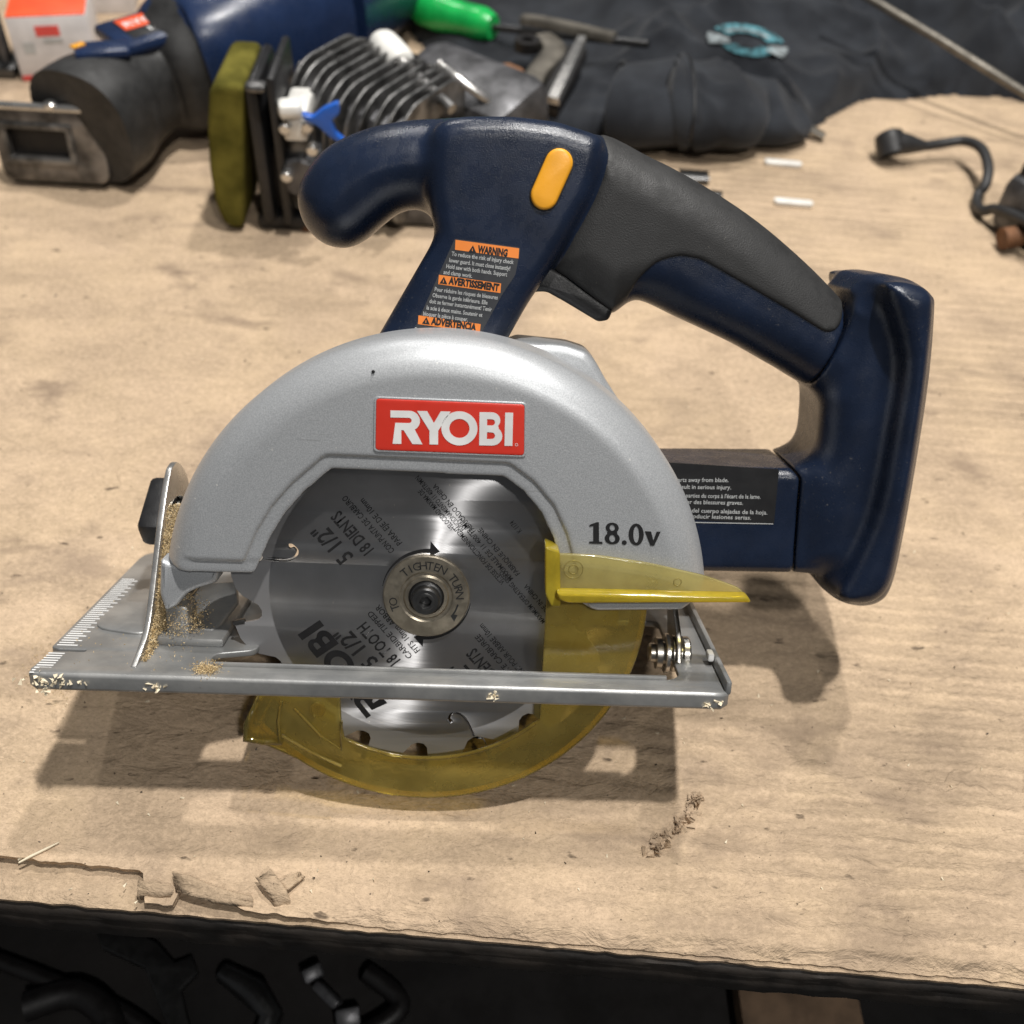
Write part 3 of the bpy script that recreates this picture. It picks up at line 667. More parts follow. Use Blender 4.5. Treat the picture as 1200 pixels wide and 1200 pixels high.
# curved rim of the guard
ths = np.radians(np.linspace(16, -140, 80)); v = []; f = []
sec = [(77.8, -7.5), (78.2, -5), (78.2, 12), (75.9, 12), (75.9, -6.5)]
for t_ in ths:
    for r_, y_ in sec: v.append((r_*cos(t_)*.001, y_*.001, r_*sin(t_)*.001))
m_ = len(sec)
for i in range(len(ths)-1):
    for j in range(m_): f.append((i*m_+j, i*m_+(j+1) % m_, (i+1)*m_+(j+1) % m_, (i+1)*m_+j))
f += [tuple(range(m_)), tuple(range((len(ths)-1)*m_, len(ths)*m_))[::-1]]
link('guard_rim', mesh_py('guard_rim', v, f), 'amber_plastic', lg, 40)
# inner bead along the cut-out, pivot dimple and ribs
ib = [(60.4*cos(t), -8.8, 60.4*sin(t)) for t in np.radians(np.linspace(-116, -48, 30))]
tube('guard_bead', ib, 0.8, 'amber_plastic', lg, 8)
pp = loc(372, 832, -9)
lathe('guard_dimple', [(2.9, -0.6), (2.9, 0.2), (2.2, 0.3), (2.1, -0.2), (0.2, -0.3)], 'amber_plastic', lg, frame_xz((pp[0], -9.0, pp[2])), 24)
tube('guard_rib', [loc(330, 862, -9.2), loc(365, 882, -9.2), loc(400, 898, -9.2)], 0.7, 'amber_plastic', lg, 8)
tube('guard_rib', [loc(345, 830, -9.2), loc(375, 862, -9.2), loc(400, 878, -9.2), loc(400, 845, -9.2)], 0.6, 'amber_plastic', lg, 8)
tube('guard_rib', [loc(330, 822, -9.2), loc(326, 845, -9.2), loc(328, 870, -9.2)], 0.6, 'amber_plastic', lg, 8)
# spout at the end of the guard
sp = [loc(303, 826, -9), loc(291, 850, -9), loc(289, 866, -9), loc(306, 868, -9), loc(330, 868, -9)]
v = []; 
for p_ in sp: v += [p_*.001, (p_+np.array([0, 18, 0]))*.001]
o = link('guard_spout', mesh_py('guard_spout', v, [(2*i, 2*i+2, 2*i+3, 2*i+1) for i in range(len(sp)-1)]), 'amber_plastic', lg, 60)
md = o.modifiers.new('thickness', 'SOLIDIFY'); md.thickness = 0.0018
# lever of the guard
YL = -17.0
lp = rounded(pxl([(651, 649), (700, 651), (760, 660), (830, 676), (868, 690), (876, 701), (655, 699), (651, 690)], YL), [1, 4, 4, 4, 2, 1, 1, 1])
lev = plate('guard_lever', [lp], YL, 1.8, 0.5, 'amber_lever', saw, 40)
P0 = pxl([(651, 690), (874, 695), (878, 702), (668, 703), (655, 700)], YL-1)
v = []; f = []
lo_ = rounded(P0, [1, 1, .8, 1.5, 1.5])
plate('lever_shelf', [lo_], YL-4.5, 5.5, 0.8, 'amber_edge', lev, 40)
wl = rounded(pxl([(638, 634), (655, 640), (656, 704), (645, 704), (638, 690)], -12), 1.0)
plate('lever_root', [wl], YL-1.0, 10.0, 0.7, 'amber_edge', lev, 40)
for (x_, y_, r_) in ((672, 667, 3.2), (672, 667, 1.6), (794, 682, 1.3)):
    p_ = loc(x_, y_, YL)
    tube('mould_mark', [(p_[0]+r_*cos(t), YL-0.05, p_[2]+r_*sin(t)) for t in np.linspace(0, 2*pi, 28)], 0.16, 'amber_lever', lev, 6)

# --- shoe
ZS = -21.6
XL, XR, YN, YF = -131.5, 105.4, -25.4, 97.0
fxy = lambda z: (lambda q: np.stack([q[:, 0], q[:, 1], q[:, 2]+z], 1))
ny_ = loc(90, 762, ZS, 2)[1]
so = list(rounded([(XL, YN+1), (-126.5, YN), (XR, YN), (XR, YF), (XL, YF), (XL, ny_+2.6), (XL+3, ny_+0.9), (XL+13, ny_+0.9), (XL+13, ny_-0.9), (XL+2, ny_-0.9)], [1, 1, 5, 8, 10, 1, .5, .9, .9, .6]))
slot = list(rounded([(-74, -18.0), (86, -18.0), (90, -14.5), (90, 34), (-60, 34), (-60, -4), (-74, -8)], [3, 3, 3, 4, 4, 3, 3]))
shoe = link('shoe', plate_mesh([so, slot[::-1]], 2.4, 0.5, fxy(ZS)), 'shoe_paint', saw, 35)
# rolled front lip and raised right rim
v = []; f = []
sec = [(YN+4, ZS-0.1), (YN+1.5, ZS+0.1), (YN-1.4, ZS+0.25), (YN-2.0, ZS+0.1), (YN-2.5, ZS-0.5), (YN-2.6, ZS-1.2), (YN-2.2, ZS-3.0), (YN-2.3, ZS-5.0), (YN-2.0, ZS-5.9), (YN-1.4, ZS-6.3), (YN-0.2, ZS-6.3), (YN-0.6, ZS-2.5), (YN+4, ZS-2.2)]
xsn = np.concatenate([[XL+0.5, XL+1.2, XL+3], np.linspace(XL+6, XR-6, 90), [XR-3, XR-1.2, XR-0.4]])
for x_ in xsn:
    tp = min(1, (x_-XL)/3.0, (XR-x_)/3.0)
    for y_, z_ in sec: v.append((x_*.001, (y_+(1-tp)*2)*.001, (ZS-2.6+(z_-ZS+2.6)*(0.75+0.25*tp)+0.12*float(pn(np.array(x_/11), np.array(2.2))))*.001))
m_ = len(sec)
for i in range(len(xsn)-1):
    for j in range(m_): f.append((i*m_+j, i*m_+(j+1) % m_, (i+1)*m_+(j+1) % m_, (i+1)*m_+j))
f += [tuple(range(m_)), tuple(range((len(xsn)-1)*m_, len(xsn)*m_))]
me = mesh_py('front_lip', v, f); bm = bmesh.new(); bm.from_mesh(me); bmesh.ops.recalc_face_normals(bm, faces=bm.faces); bm.to_mesh(me); bm.free()
link('front_lip', me, 'shoe_paint', shoe, 50)
box('side_rim', (XR-0.6, 33, ZS+1.4), (2.0, 119, 5.2), 'shoe_paint', shoe, 0.8)
box('inner_rib', ((-74+86)/2, -17.7, ZS+0.5), (158, 1.6, 1.6), 'shoe_paint', shoe, 0.5)
# ruler ticks on the left edge
for i in range(34):
    y_ = ny_+4+i*2.0
    if y_ > 76: break
    box('ruler_tick', (XL+1.4+(2.6 if i % 2 else 3.6), y_, ZS+0.06), (5.2 if i % 2 else 7.2, 0.75, 0.08), 'print_white', shoe, 0)
for i in range(9):
    box('ruler_tick', (XL+1.2+2.8, ny_-3-i*1.9, ZS+0.06), (5.6, 0.75, 0.08), 'print_white', shoe, 0)
# raised pads pressed into the shoe
box('shoe_pad', (-84, 22, ZS+1.5), (24, 50, 3.4), 'shoe_paint', shoe, 1.2)
plate_ = plate_mesh([list(rounded([(-124, 10), (-101, 4), (-101, 60), (-112, 60), (-122, 40)], 8))], 1.2, 0.5, fxy(ZS+0.9))
link('shoe_pad', plate_, 'shoe_paint', shoe, 40)
# bracket plate rising from the pad to the guard
gb = [loc(203, 738, 4), loc(250, 740, 4), loc(279, 702, 20), loc(278, 680, 32), loc(226, 683, 32)]
o = link('guard_bracket', mesh_py('guard_bracket', [q*.001 for q in gb], [(0, 1, 2, 3, 4)]), 'shoe_paint', saw, 30)
md = o.modifiers.new('thickness', 'SOLIDIFY'); md.thickness = .003; md.offset = -1
md = o.modifiers.new('rounding', 'BEVEL'); md.width = .0012; md.segments = 3; md.limit_method = 'ANGLE'
# --- bevel quadrant: upright steel sector at the left end
XQ = -97.0
def yz(px): return [tuple(loc(x, y, XQ, 0)[[1, 2]]) for x, y in px]
q_ = yz([(160, 788), (160, 781), (170, 755), (178, 720), (190, 620), (199, 560), (204, 545), (210, 542), (219, 556), (226, 585)])
q_ = q_+[(60, 6), (62, -12), (62, ZS)]
hs = [(33+17*cos(t), 8+15*sin(t)) for t in np.radians(np.linspace(40, 140, 12))]+[(33+12*cos(t), 8+10*sin(t)) for t in np.radians(np.linspace(140, 40, 12))]
fyz = lambda x: (lambda q: np.stack([q[:, 2]+x, q[:, 0], q[:, 1]], 1))
quad = link('bevel_quadrant', plate_mesh([list(cat(q_[1:-3], 3, False))+q_[-3:]+[q_[0]], hs], 2.2, 0.4, fyz(XQ)), 'bright_steel', saw, 40)
fx = lambda c: (lambda q: np.stack([c[0]-q[:, 2], c[1]+q[:, 0], c[2]+q[:, 1]], 1))
kc = loc(185, 635, XQ-6, 0)
kn = box('bevel_knob', (XQ-9, 44, 14), (13, 26, 13), 'black_plastic', saw, 2.8, Matrix.Rotation(radians(35), 3, 'X'))
lathe('knob_stud', [(4.5, -6), (4.5, 4), (7, 4.2), (7, 6.2)], 'zinc', kn, fx((XQ, 44, 14)), 20)
# second bracket edge with the pivot rod, lower left
tube('pivot_rod', [loc(196, 724, 2), loc(214, 704, 8), loc(231, 686, 14)], [1.5, 1.5, 1.5], 'zinc', saw, 10)
box('pivot_lug', tuple(loc(213, 726, 6)), (9, 12, 16), 'shoe_paint', saw, 2.5)
leg = pxl([(192, 650), (207, 655), (262, 660), (258, 678), (238, 684), (224, 690), (212, 705), (198, 712), (191, 690)], 0)
plate('guard_leg', [rounded(leg, 1.5)], -5, 10, 2.0, 'silver_paint', saw, 50)
# --- depth pivot at the right end
pv = loc(784, 764, 6)
def pz(pts): return [(pv[1]+a_, pv[2]+b_) for a_, b_ in pts]
zb = ZS-pv[2]
pb = link('depth_bracket', plate_mesh([list(rounded(pz([(-10, zb), (12, zb), (12, 2), (20, 16), (16, 22), (6, 14), (-6, 8), (-10, 0)]), 4))], 1.8, 0.4, fyz(pv[0]+3.0)), 'zinc', saw, 40)
bo = lathe('pivot_bolt', [(6.0, -7.0), (6.4, -6.4), (6.4, -4.6), (4.0, -4.4), (4.0, -2.2), (6.8, -2.0), (6.8, -0.6), (4.2, -0.4), (4.2, 3), (5.8, 3.2), (5.8, 5.2), (3.6, 5.4), (3.6, 7.2), (3.0, 7.8), (0.3, 7.9)], 'zinc', saw, fx((pv[0], pv[1]-1, pv[2])), 28, 30)
lathe('pivot_washer', [(7.4, -0.8), (7.4, 0.4), (7.0, 0.7), (3, 0.7)], 'bright_steel', bo, fx((pv[0]-1.5, pv[1]-1, pv[2])), 28, 30)
box('rim_rivet', tuple(loc(832, 768, ZS+3.5, 2)), (2.4, 5, 3.2), 'print_white', shoe, 0.8)

# --- navy housing: handle, neck, front knob, rear bar, motor
YC = 44.0
body2 = pxl([(508, 160), (520, 146), (545, 141), (600, 141), (650, 147), (690, 160), (700, 166), (703, 188), (698, 208), (687, 236), (652, 298), (640, 316), (617, 350), (592, 394), (560, 480), (420, 480), (446, 392), (482, 330), (508, 285), (513, 272), (510, 258), (505, 230), (503, 190)], YC)
body2 = rounded(body2, 2.5, 3)
knob2 = cat(pxl([(351, 232), (360, 203), (386, 173), (430, 152), (480, 142), (530, 141), (575, 150), (590, 200), (560, 250), (520, 262), (505, 252), (488, 246), (468, 250), (450, 263), (430, 280), (408, 290), (382, 285), (360, 264)], YC), 6)
hand2 = cat(pxl([(690, 162), (760, 189), (820, 221), (880, 261), (935, 308), (976, 350), (1000, 380), (995, 440), (950, 452), (900, 426), (850, 398), (790, 370), (752, 352), (735, 352), (715, 365), (700, 358), (655, 325), (640, 300), (660, 230)], YC), 5)
bar2 = rounded(pxl([(640, 535), (945, 537), (960, 560), (955, 640), (940, 655), (640, 650)], YC), 3)
foot2 = cat(pxl([(978, 352), (988, 346), (1002, 335), (1020, 331), (1070, 336), (1088, 345), (1091, 360), (1085, 440), (1070, 540), (1052, 640), (1040, 686), (1024, 703), (1002, 707), (980, 700), (964, 682), (955, 664), (944, 655), (935, 640), (934, 560), (948, 532), (955, 515), (958, 480), (958, 462), (962, 440), (970, 410)], 33), 4)
rim2 = cat(pxl([(1040, 343), (1050, 331), (1075, 334), (1091, 343), (1095, 366), (1088, 440), (1074, 540), (1056, 640), (1044, 686), (1026, 705), (1003, 709), (985, 700), (1000, 670), (1030, 600), (1050, 500), (1060, 420)], 11), 4)
seamA = pxl([(985, 338), (972, 376), (934, 452)], YC)
g = Grid((-56, -2, -30), (194, 92, 168), 0.85)
db, dk, dh, dr, df_, dm = (g.poly(p_) for p_ in (body2, knob2, hand2, bar2, foot2, rim2))
rk = np.clip((g.X+2)/26, 0, 1)
fb_ = g.ext(db, YC, 24.0, 7.0)
fk = g.ext(dk, YC, 20.5-2.0*rk, 18.0-4*rk)
fh = g.ext(dh, YC, 20.0, 15.0)
fr_ = g.ext(dr, YC, 19.0, 4.0)
# motor can behind the blade, on an axis square to it
mx, mz = 26.0, 28.0
rm = np.sqrt((g.X-mx)**2+(g.Z-mz)**2)
q1 = rm-34+8; q2 = np.abs(g.Y-60)-(30-8); fmot = np.minimum(np.maximum(q1, q2), 0)+np.sqrt(np.maximum(q1, 0)**2+np.maximum(q2, 0)**2)-8
allh = smin(smin(smin(fb_, fk, 3.5), fh, 4.0), smin(fr_, fmot, 5.0), 5.0)
# cut line between housing halves and battery foot
seam = [tuple(seamA[0]), tuple(seamA[1]), tuple(seamA[2])]
footmask = g.poly(pxl([(978, 300), (982, 345), (972, 378), (936, 450), (925, 470), (912, 500), (905, 523), (922, 546), (918, 600), (914, 665), (914, 760), (1150, 760), (1150, 300)], YC))
foot = smin(g.ext(df_, YC, 24.0, 13.0), g.ext(dm, YC, 37.0, 7.0), 9.0)
stubs = smin(fh, fr_, 5.0)
foot = smin(foot, stubs, 6.0)
foot = smax(foot, footmask+0.25, 0.9)
allh = smax(allh, 0.35-footmask, 0.9)
grip2 = rounded(pxl([(699, 150), (700, 166), (703, 185), (699, 205), (688, 234), (650, 300), (641, 312), (660, 322), (690, 345), (712, 362), (728, 350), (742, 322), (760, 304), (785, 297), (808, 301), (850, 325), (905, 357), (950, 385), (966, 378), (978, 352), (1000, 320), (900, 150)], YC), 2.5, 4)
dg = g.poly(grip2)
grip = smax(fh-0.9, dg+0.3, 1.2)
allh2 = smax(allh, -np.maximum(dg-0.35, g.Z*0-1) - 2.6, 0.8) if False else allh
g.mesh('handle_housing', allh, 'navy_plastic', saw, 1)
g.mesh('battery_foot', foot, 'navy_plastic', saw, 1)
g.mesh('rubber_grip', grip, 'grip_rubber', saw, 1)
del allh, foot, grip, fb_, fk, fh, fr_, fmot, stubs, rm, q1, q2
trig = rounded(pxl([(612, 347), (622, 325), (640, 308), (662, 320), (700, 348), (718, 360), (712, 374), (700, 376), (660, 352), (640, 341), (628, 341)], YC-8), 1.2)
plate('trigger', [trig], YC-13, 24, 2.0, 'black_plastic', saw, 50)
# slot for battery at the back of the foot
# safety button
c0 = loc(655, 191, 19.5)[[0, 2]]; c1 = loc(638, 229, 19.5)[[0, 2]]; dd = c1-c0; L_ = np.linalg.norm(dd); dd /= L_; nn = np.array([-dd[1], dd[0]])
def pill(r, ext_=0): 
    a = atan2(dd[1], dd[0]); return [tuple(c0+r*np.array([cos(t), sin(t)])) for t in np.linspace(a+pi/2, a+3*pi/2, 14)]+[tuple(c1+r*np.array([cos(t), sin(t)])) for t in np.linspace(a-pi/2, a+pi/2, 14)]
e_ = loc(660, 200, 19.5)
plate('button_recess', [pill(5.2)], 19.75, 1.0, 0.1, 'grease_black', saw)
plate('safety_button', [pill(4.7)], 18.4, 3.0, 1.1, 'orange_plastic', saw, 60)
# silver gear case showing above the guard
gc = rounded(pxl([(560, 470), (590, 402), (606, 396), (664, 402), (686, 409), (696, 420), (708, 442), (745, 500), (760, 560), (560, 560)], 34), 1.5)
plate('gear_case', [gc], 26, 22, 3.0, 'silver_paint', saw, 50)

# --- warning label on the neck
YB = 19.85
wl_ = plate('warning_label', [rounded(pxl([(533, 279.5), (610, 290), (604, 322), (588, 346), (563, 392), (549, 420), (478, 410), (489, 378)], YB), .8)], YB, 0.12, 0, 'label_grey', saw)
for P_, txt, a_, b_ in ((((533.8, 281), (608.4, 291), (607.6, 303), (533.2, 292.6)), 'WARNING', (560, 295.8), (594, 300.4)), (((514.4, 322), (587.2, 332.2), (586.4, 343.4), (513.5, 332.9)), 'AVERTISSEMENT', (526, 332.6), (584, 341)), (((490.4, 369.5), (563.4, 379.8), (562.3, 390), (489.8, 379.7)), 'ADVERTENCIA', (505.5, 379.8), (557, 387.4))):
    pl_ = plate('label_band', [pxl(P_, YB)], YB-0.06, 0.05, 0, 'label_orange', wl_)
    text_px('label_text', txt, a_, b_, 8.0, YB-0.14, 'print_black', wl_, 0.055)
    tx, ty = a_[0]-6.5, a_[1]-1
    plate('warning_triangle', [pxl([(tx-4.5, ty+0.4), (tx+4.7, ty+1.6), (tx+0.8, ty-7.4)], YB), pxl([(tx-.5, ty-0.6), (tx+.6, ty-.5), (tx+.7, ty-3.8), (tx-.1, ty-3.9)], YB)], YB-0.14, 0.03, 0, 'print_black', wl_)
for s_, a_, b_ in (('To reduce the risk of injury check', (529, 299.5), (601.5, 309.5)), ('lower guard. It must close instantly!', (526, 307), (597.5, 317)), ('Hold saw with both hands. Support', (522.5, 314), (594, 324)), ('and clamp work.', (519.5, 321), (553, 325.6)),
                 ('Pour réduire les risques de blessures', (509, 341), (583, 351)), ('Observe la garde inférieure. Elle', (506.5, 348), (571, 357)), ('doit se fermer instantanément! Tenir', (503, 355), (576, 365)), ('la scie à deux mains. Soutenir et', (499.5, 362.5), (565, 371.5)), ('bloquer la pièce à couper.', (495.5, 369.5), (548, 376.6)),
                 ('Para reducir el riesgo de lesiones', (485.5, 388), (556, 398))):
    text_px('label_text', s_, a_, b_, 4.9, YB-0.14, 'print_grey', wl_, 0.02)
# --- danger label on the rear bar
YR = 24.85
rl = plate('bar_label', [rounded(pxl([(770, 541), (913, 550), (907, 615), (770, 606)], YR), .8)], YR, 0.12, 0, 'label_black', saw)
plate('label_line', [pxl([(780, 611), (906, 613.4), (906, 614.4), (780, 612)], YR)], YR-0.08, 0.04, 0, 'print_grey', rl)
for s_, a_, b_ in (('body parts away from blade.', (775, 564.5), (853.5, 565)), ('can result in serious injury.', (781, 572.5), (856.5, 573.5)), ('toutes les parties du corps à l\'écart de la lame.', (778, 582.5), (891, 584.5)), ('peut causer des blessures graves.', (778, 590), (870.5, 591.6)), ('las partes del cuerpo alejadas de la hoja.', (780, 599.5), (899, 603)), ('puede producir lesiones serias.', (783, 606.5), (880, 609))):
    text_px('label_text', s_, a_, b_, 5.2, YR-0.14, 'print_grey', rl, 0.012)

# --- sawdust caked on the quadrant and spilled on the shoe
def chips(name, pts, nrm_, parent, size=(0.15, 0.48), mat='sawdust', **t):
    V = []; Fc = []
    for p_ in pts:
        s_ = rng.uniform(*size); A_ = rng.normal(size=(3, 3)); Qm, _ = np.linalg.qr(A_)
        tet = np.array([(1, 1, 1), (1, -1, -1), (-1, 1, -1), (-1, -1, 1)])*0.5*s_*np.array([1.5, .7, .45]); tet = tet@Qm.T+p_; b = len(V)
        V += [q*0.001 for q in tet]; Fc += [(b, b+1, b+2), (b, b+2, b+3), (b, b+3, b+1), (b+1, b+3, b+2)]
    return link(name, mesh_py(name, V, Fc), mat, parent, None, kind='stuff', **t)
pts = []
while len(pts) < 15000:
    px_, py_ = rng.uniform(165, 222), rng.uniform(590, 782)
    p_ = loc(px_, py_, XQ+0.2, 0)
    if not (-18 < p_[1] < 60 and p_[2] > ZS): continue
    lo_y = np.interp(p_[2], [ZS, -17, -10, 16, 34], [-20, -9, 0, 16, 30])
    if p_[1] < lo_y: continue
    dens = np.interp(p_[2], [ZS, 0, 20, 30], [1, .9, .6, .0])
    if rng.random() > dens: continue
    pts.append((XQ+0.2+abs(rng.normal(0, 0.35))+max(0, (-8-p_[2])*.12)*rng.random(), p_[1], p_[2]))
for i in range(3800):
    c_ = loc(213, 728, 4); pts.append(c_+rng.normal(0, 1, 3)*np.array([3.4, 3.4, 5.0]))
for i in range(140): pts.append((rng.uniform(-128, -75), rng.uniform(-24, 40), ZS+0.15))
for i in range(900): c_ = loc(243, 786, ZS, 2); pts.append((c_[0]+rng.normal(0, 2.2), c_[1]+rng.normal(0, 2.2), ZS+abs(rng.normal(0, 1.1))))
chips('sawdust', pts, None, saw)
# wood shreds stuck to the lip
def shred(pos, n, sp_, parent, name='wood_shred'):
    pts_ = [np.array(pos)+rng.normal(0, 1, 3)*np.array(sp_) for _ in range(n)]
    return chips(name, pts_, None, parent, (0.5, 1.7), 'splinter')
YNL = YN-2.4
for px_, py_, n, sp_ in ((48, 806, 26, (4.5, .4, 1.6)), (75, 806, 16, (5, .3, .7)), (52, 815, 8, (1.5, .3, 1.5)), (185, 812, 10, (2, .3, .7)), (578, 822, 12, (1.1, .3, 1.3)), (830, 834, 9, (2, .3, .8)), (845, 830, 5, (1, .3, .6))):
    shred(loc(px_, py_-7, YNL), n, sp_, saw)
pts = []
for (x, y, sx_, sy_, n) in ((75, 785, 16, 10, 1500), (105, 745, 10, 10, 500)):
    c_ = tab(x, y)
    for i in range(n): pts.append((c_[0]+rng.normal(0, sx_*.45), c_[1]+rng.normal(0, sy_*.6), 0.2+abs(rng.normal(0, .3))))
o = chips('sawdust', pts, None, None, (0.15, 0.45)); o['label'] = 'fine sawdust spilled on the cardboard beside the saw shoe'; o['category'] = 'sawdust'

pts = []
for x_, y_ in cat([(822, 932), (812, 945), (800, 962), (788, 975), (775, 988), (763, 999)], 40, False):
    if rng.random() < .55: q_ = tab(x_+rng.normal(0, 4.5), y_+rng.normal(0, 3)); pts.append((q_[0], q_[1], .1+abs(rng.normal(0, .2))))
o = chips('paper_fragments', pts, None, None, (1.2, 3.6), 'cardboard'); o['label'] = 'ragged streak of torn paper bits on the cardboard beside the saw'; o['category'] = 'paper scraps'
pts = []
for _ in range(55): q_ = tab(rng.uniform(-50, 1250), rng.uniform(330, 1060)); pts.append((q_[0], q_[1], .12))
o = chips('dark_crumbs', pts, None, None, (0.4, 1.1), 'grease_black'); o['label'] = 'tiny dark crumbs scattered over the cardboard'; o['category'] = 'crumbs'
pts = []
for _ in range(160): q_ = tab(rng.uniform(-50, 1250), rng.uniform(330, 1060)); pts.append((q_[0], q_[1], .12))
o = chips('pale_crumbs', pts, None, None, (0.3, 1.2), 'splinter'); o['label'] = 'tiny pale wood crumbs scattered over the cardboard'; o['category'] = 'crumbs'

# ------------------------------------------------------------------ things at the back of the bench
def loft(name, secs, mat, parent, n=28, ex=2.6, smooth=60, cap=True, **t):
    "secs: (centre, half width, half height); cross-sections upright, square to the run"
    v = []; f = []; C = [np.array(s_[0]) for s_ in secs]
    for i, s_ in enumerate(secs):
        d = C[min(i+1, len(C)-1)]-C[max(i-1, 0)]; d = d/np.linalg.norm(d); sd = np.cross(d, [0, 0, 1]); sd /= np.linalg.norm(sd); up = np.cross(sd, d)
        for j in range(n):
            a = 2*pi*j/n; ca, sa = cos(a), sin(a)
            v.append((C[i]+sd*s_[1]*np.sign(ca)*abs(ca)**(2/ex)+up*s_[2]*np.sign(sa)*abs(sa)**(2/ex))*.001)
    for i in range(len(secs)-1):
        for j in range(n): f.append((i*n+j, i*n+(j+1) % n, (i+1)*n+(j+1) % n, (i+1)*n+j))
    if cap: f += [tuple(range(n))[::-1], tuple(range((len(secs)-1)*n, len(secs)*n))]
    me = mesh_py(name, v, f); bm = bmesh.new(); bm.from_mesh(me); bmesh.ops.recalc_face_normals(bm, faces=bm.faces); bm.to_mesh(me); bm.free()
    return link(name, me, mat, parent, smooth, **t)
def smooth_secs(secs, n=6):
    A_ = np.array([[*s_[0], s_[1], s_[2]] for s_ in secs]); A_ = cat(A_, n, False); return [(a[:3], a[3], a[4]) for a in A_]

# --- reciprocating saw
rs = empty('reciprocating_saw', tuple(tab(130, 200)*.001), label='navy reciprocating saw with black rubber nose lying behind the circular saw', category='reciprocating saw')
rsM = np.array(rs.location)*1000
def rel(p_): return np.array(p_)-rsM
S_ = [((96, 150, 40), 37, 36), ((122, 132, 41), 36, 36), ((150, 113, 42), 29, 32), ((178, 95, 44), 28, 32), ((204, 84, 46), 37, 39), ((224, 74, 48), 43, 45), ((250, 66, 50), 44, 48), ((300, 50, 52), 43, 50), ((345, 36, 53), 42, 49), ((374, 26, 53), 41, 48), ((470, -45, 52), 30, 40), ((560, -85, 54), 24, 30)]
secs = [(rel(tab(*c)), a, b) for c, a, b in S_]
boot = loft('rubber_boot', smooth_secs(secs[:6]), 'boot_rubber', rs)
bd = loft('motor_body', smooth_secs([(s_[0], s_[1]*k_, s_[2]*k_) for s_, k_ in zip(secs[4:10], (0.97, 0.985, 1.0, 1.02, 1.02, 1.0))]), 'blue_tool', rs, ex=2.9)
loft('rear_handle', smooth_secs([(s_[0], s_[1]*.95, s_[2]*.95) for s_ in secs[9:]]), 'blue_tool', rs)
cR = rel(tab(352, 10, 50)); 
dirv = secs[9][0]-secs[6][0]; dirv /= np.linalg.norm(dirv); side = np.cross(dirv, [0, 0, 1]); side /= np.linalg.norm(side)
upv = np.cross(side, dirv)
def rsbox(name, c, s_, mat, parent, bev=1.0, roll=0):
    M_ = Matrix(((dirv[0], side[0], upv[0]), (dirv[1], side[1], upv[1]), (dirv[2], side[2], upv[2])))@Matrix.Rotation(roll, 3, 'X')
    return box(name, tuple(c), s_, mat, parent, bev, M_)
# label on the top of the body
topc = secs[4][0]*0.75+secs[3][0]*0.25
rsbox('top_saddle', topc+upv*30.0+side*(-2)+dirv*8, (84, 46, 9), 'blue_tool', rs, 4)
lab = rsbox('name_label', topc+upv*34.3+side*(-2), (46, 30, 1.2), 'label_black', rs, .4)
rsbox('label_band', topc+upv*35.1+side*(-8)+dirv*(-2), (40, 17, 1.0), 'box_red', lab, .3)
A_ = topc+upv*35.75+side*(-3)-dirv*20
link('label_text', text_mesh('RYOBI', lambda q: A_+np.outer(q[:, 0], dirv*10.5)+np.outer(q[:, 1], -side*10.5), .02), 'print_white', lab)
A2_ = topc+upv*35.1+side*(9)-dirv*10
link('label_text', text_mesh('18.0v', lambda q: A2_+np.outer(q[:, 0], dirv*8)+np.outer(q[:, 1], -side*8), .03), 'print_white', lab)
# nose: steel shoe with a window
pf = [tab(8, 205, 4), tab(128, 212, 4)]
fr = rel(wpl(60, 178, tab(70, 212)[1]+6))
f0 = rel(tab(68, 214, 5)); ux_ = rel(tab(130, 213, 5))-rel(tab(6, 206, 5)); Lw = np.linalg.norm(ux_); ux_ = ux_/Lw
shl = rounded([(-Lw*.5, 0), (Lw*.5, 0), (Lw*.5, 46), (-Lw*.5, 46)], 9)
win = rounded([(-26, 16), (12, 16), (12, 34), (-26, 34)], 2)
uzt = np.array([0, 0.18, 1]); uzt /= np.linalg.norm(uzt)
nsh = link('nose_shoe', plate_mesh([list(shl), list(win)[::-1]], 4.5, 1.2, frame_xz(f0, ux_, uzt)), 'worn_steel', rs, 40)
inn = f0+np.array([0, 9, 0])
link('shoe_frame', plate_mesh([list(rounded([(-30, 12), (16, 12), (16, 38), (-30, 38)], 2)), list(win)[::-1]], 3, .6, frame_xz(f0+np.array([0, -1.6, 0]), ux_, uzt)), 'cast_aluminium', nsh, 40)
link('blade_socket', plate_mesh([list(rounded([(-34, 6), (30, 6), (30, 42), (-34, 42)], 8))], 16, 3, frame_xz(f0+np.array([0, 5, 0]), ux_, uzt)), 'grease_black', rs, 40)
tube('shoe_bar', [f0+ux_*x_+uzt*47.5 for x_ in np.linspace(-Lw*.5, Lw*.48, 8)], 2.6, 'bright_steel', rs, 10)
tube('shoe_bar', [f0+ux_*(-Lw*.5+2)+uzt*z_+np.array([0, 4, 0]) for z_ in np.linspace(4, 46, 5)], 2.6, 'bright_steel', rs, 10)
lathe('shoe_rivet', [(4, 0), (4, 2), (3, 3), (.3, 3.2)], 'bright_steel', rs, lambda q: q+f0+ux_*6+uzt*48.5, 16)
ct = secs[1][0]*0.45+secs[2][0]*0.55
box('release_lever', tuple(ct+upv*35), (34, 20, 6), 'blue_tool', rs, 2.5, Matrix.Rotation(radians(18), 3, 'Z'))
box('lever_mark', tuple(ct+upv*38.2+np.array([-14, -2, 0])), (9, 5, 1.5), 'orange_plastic', rs, .5, Matrix.Rotation(radians(50), 3, 'Z'))

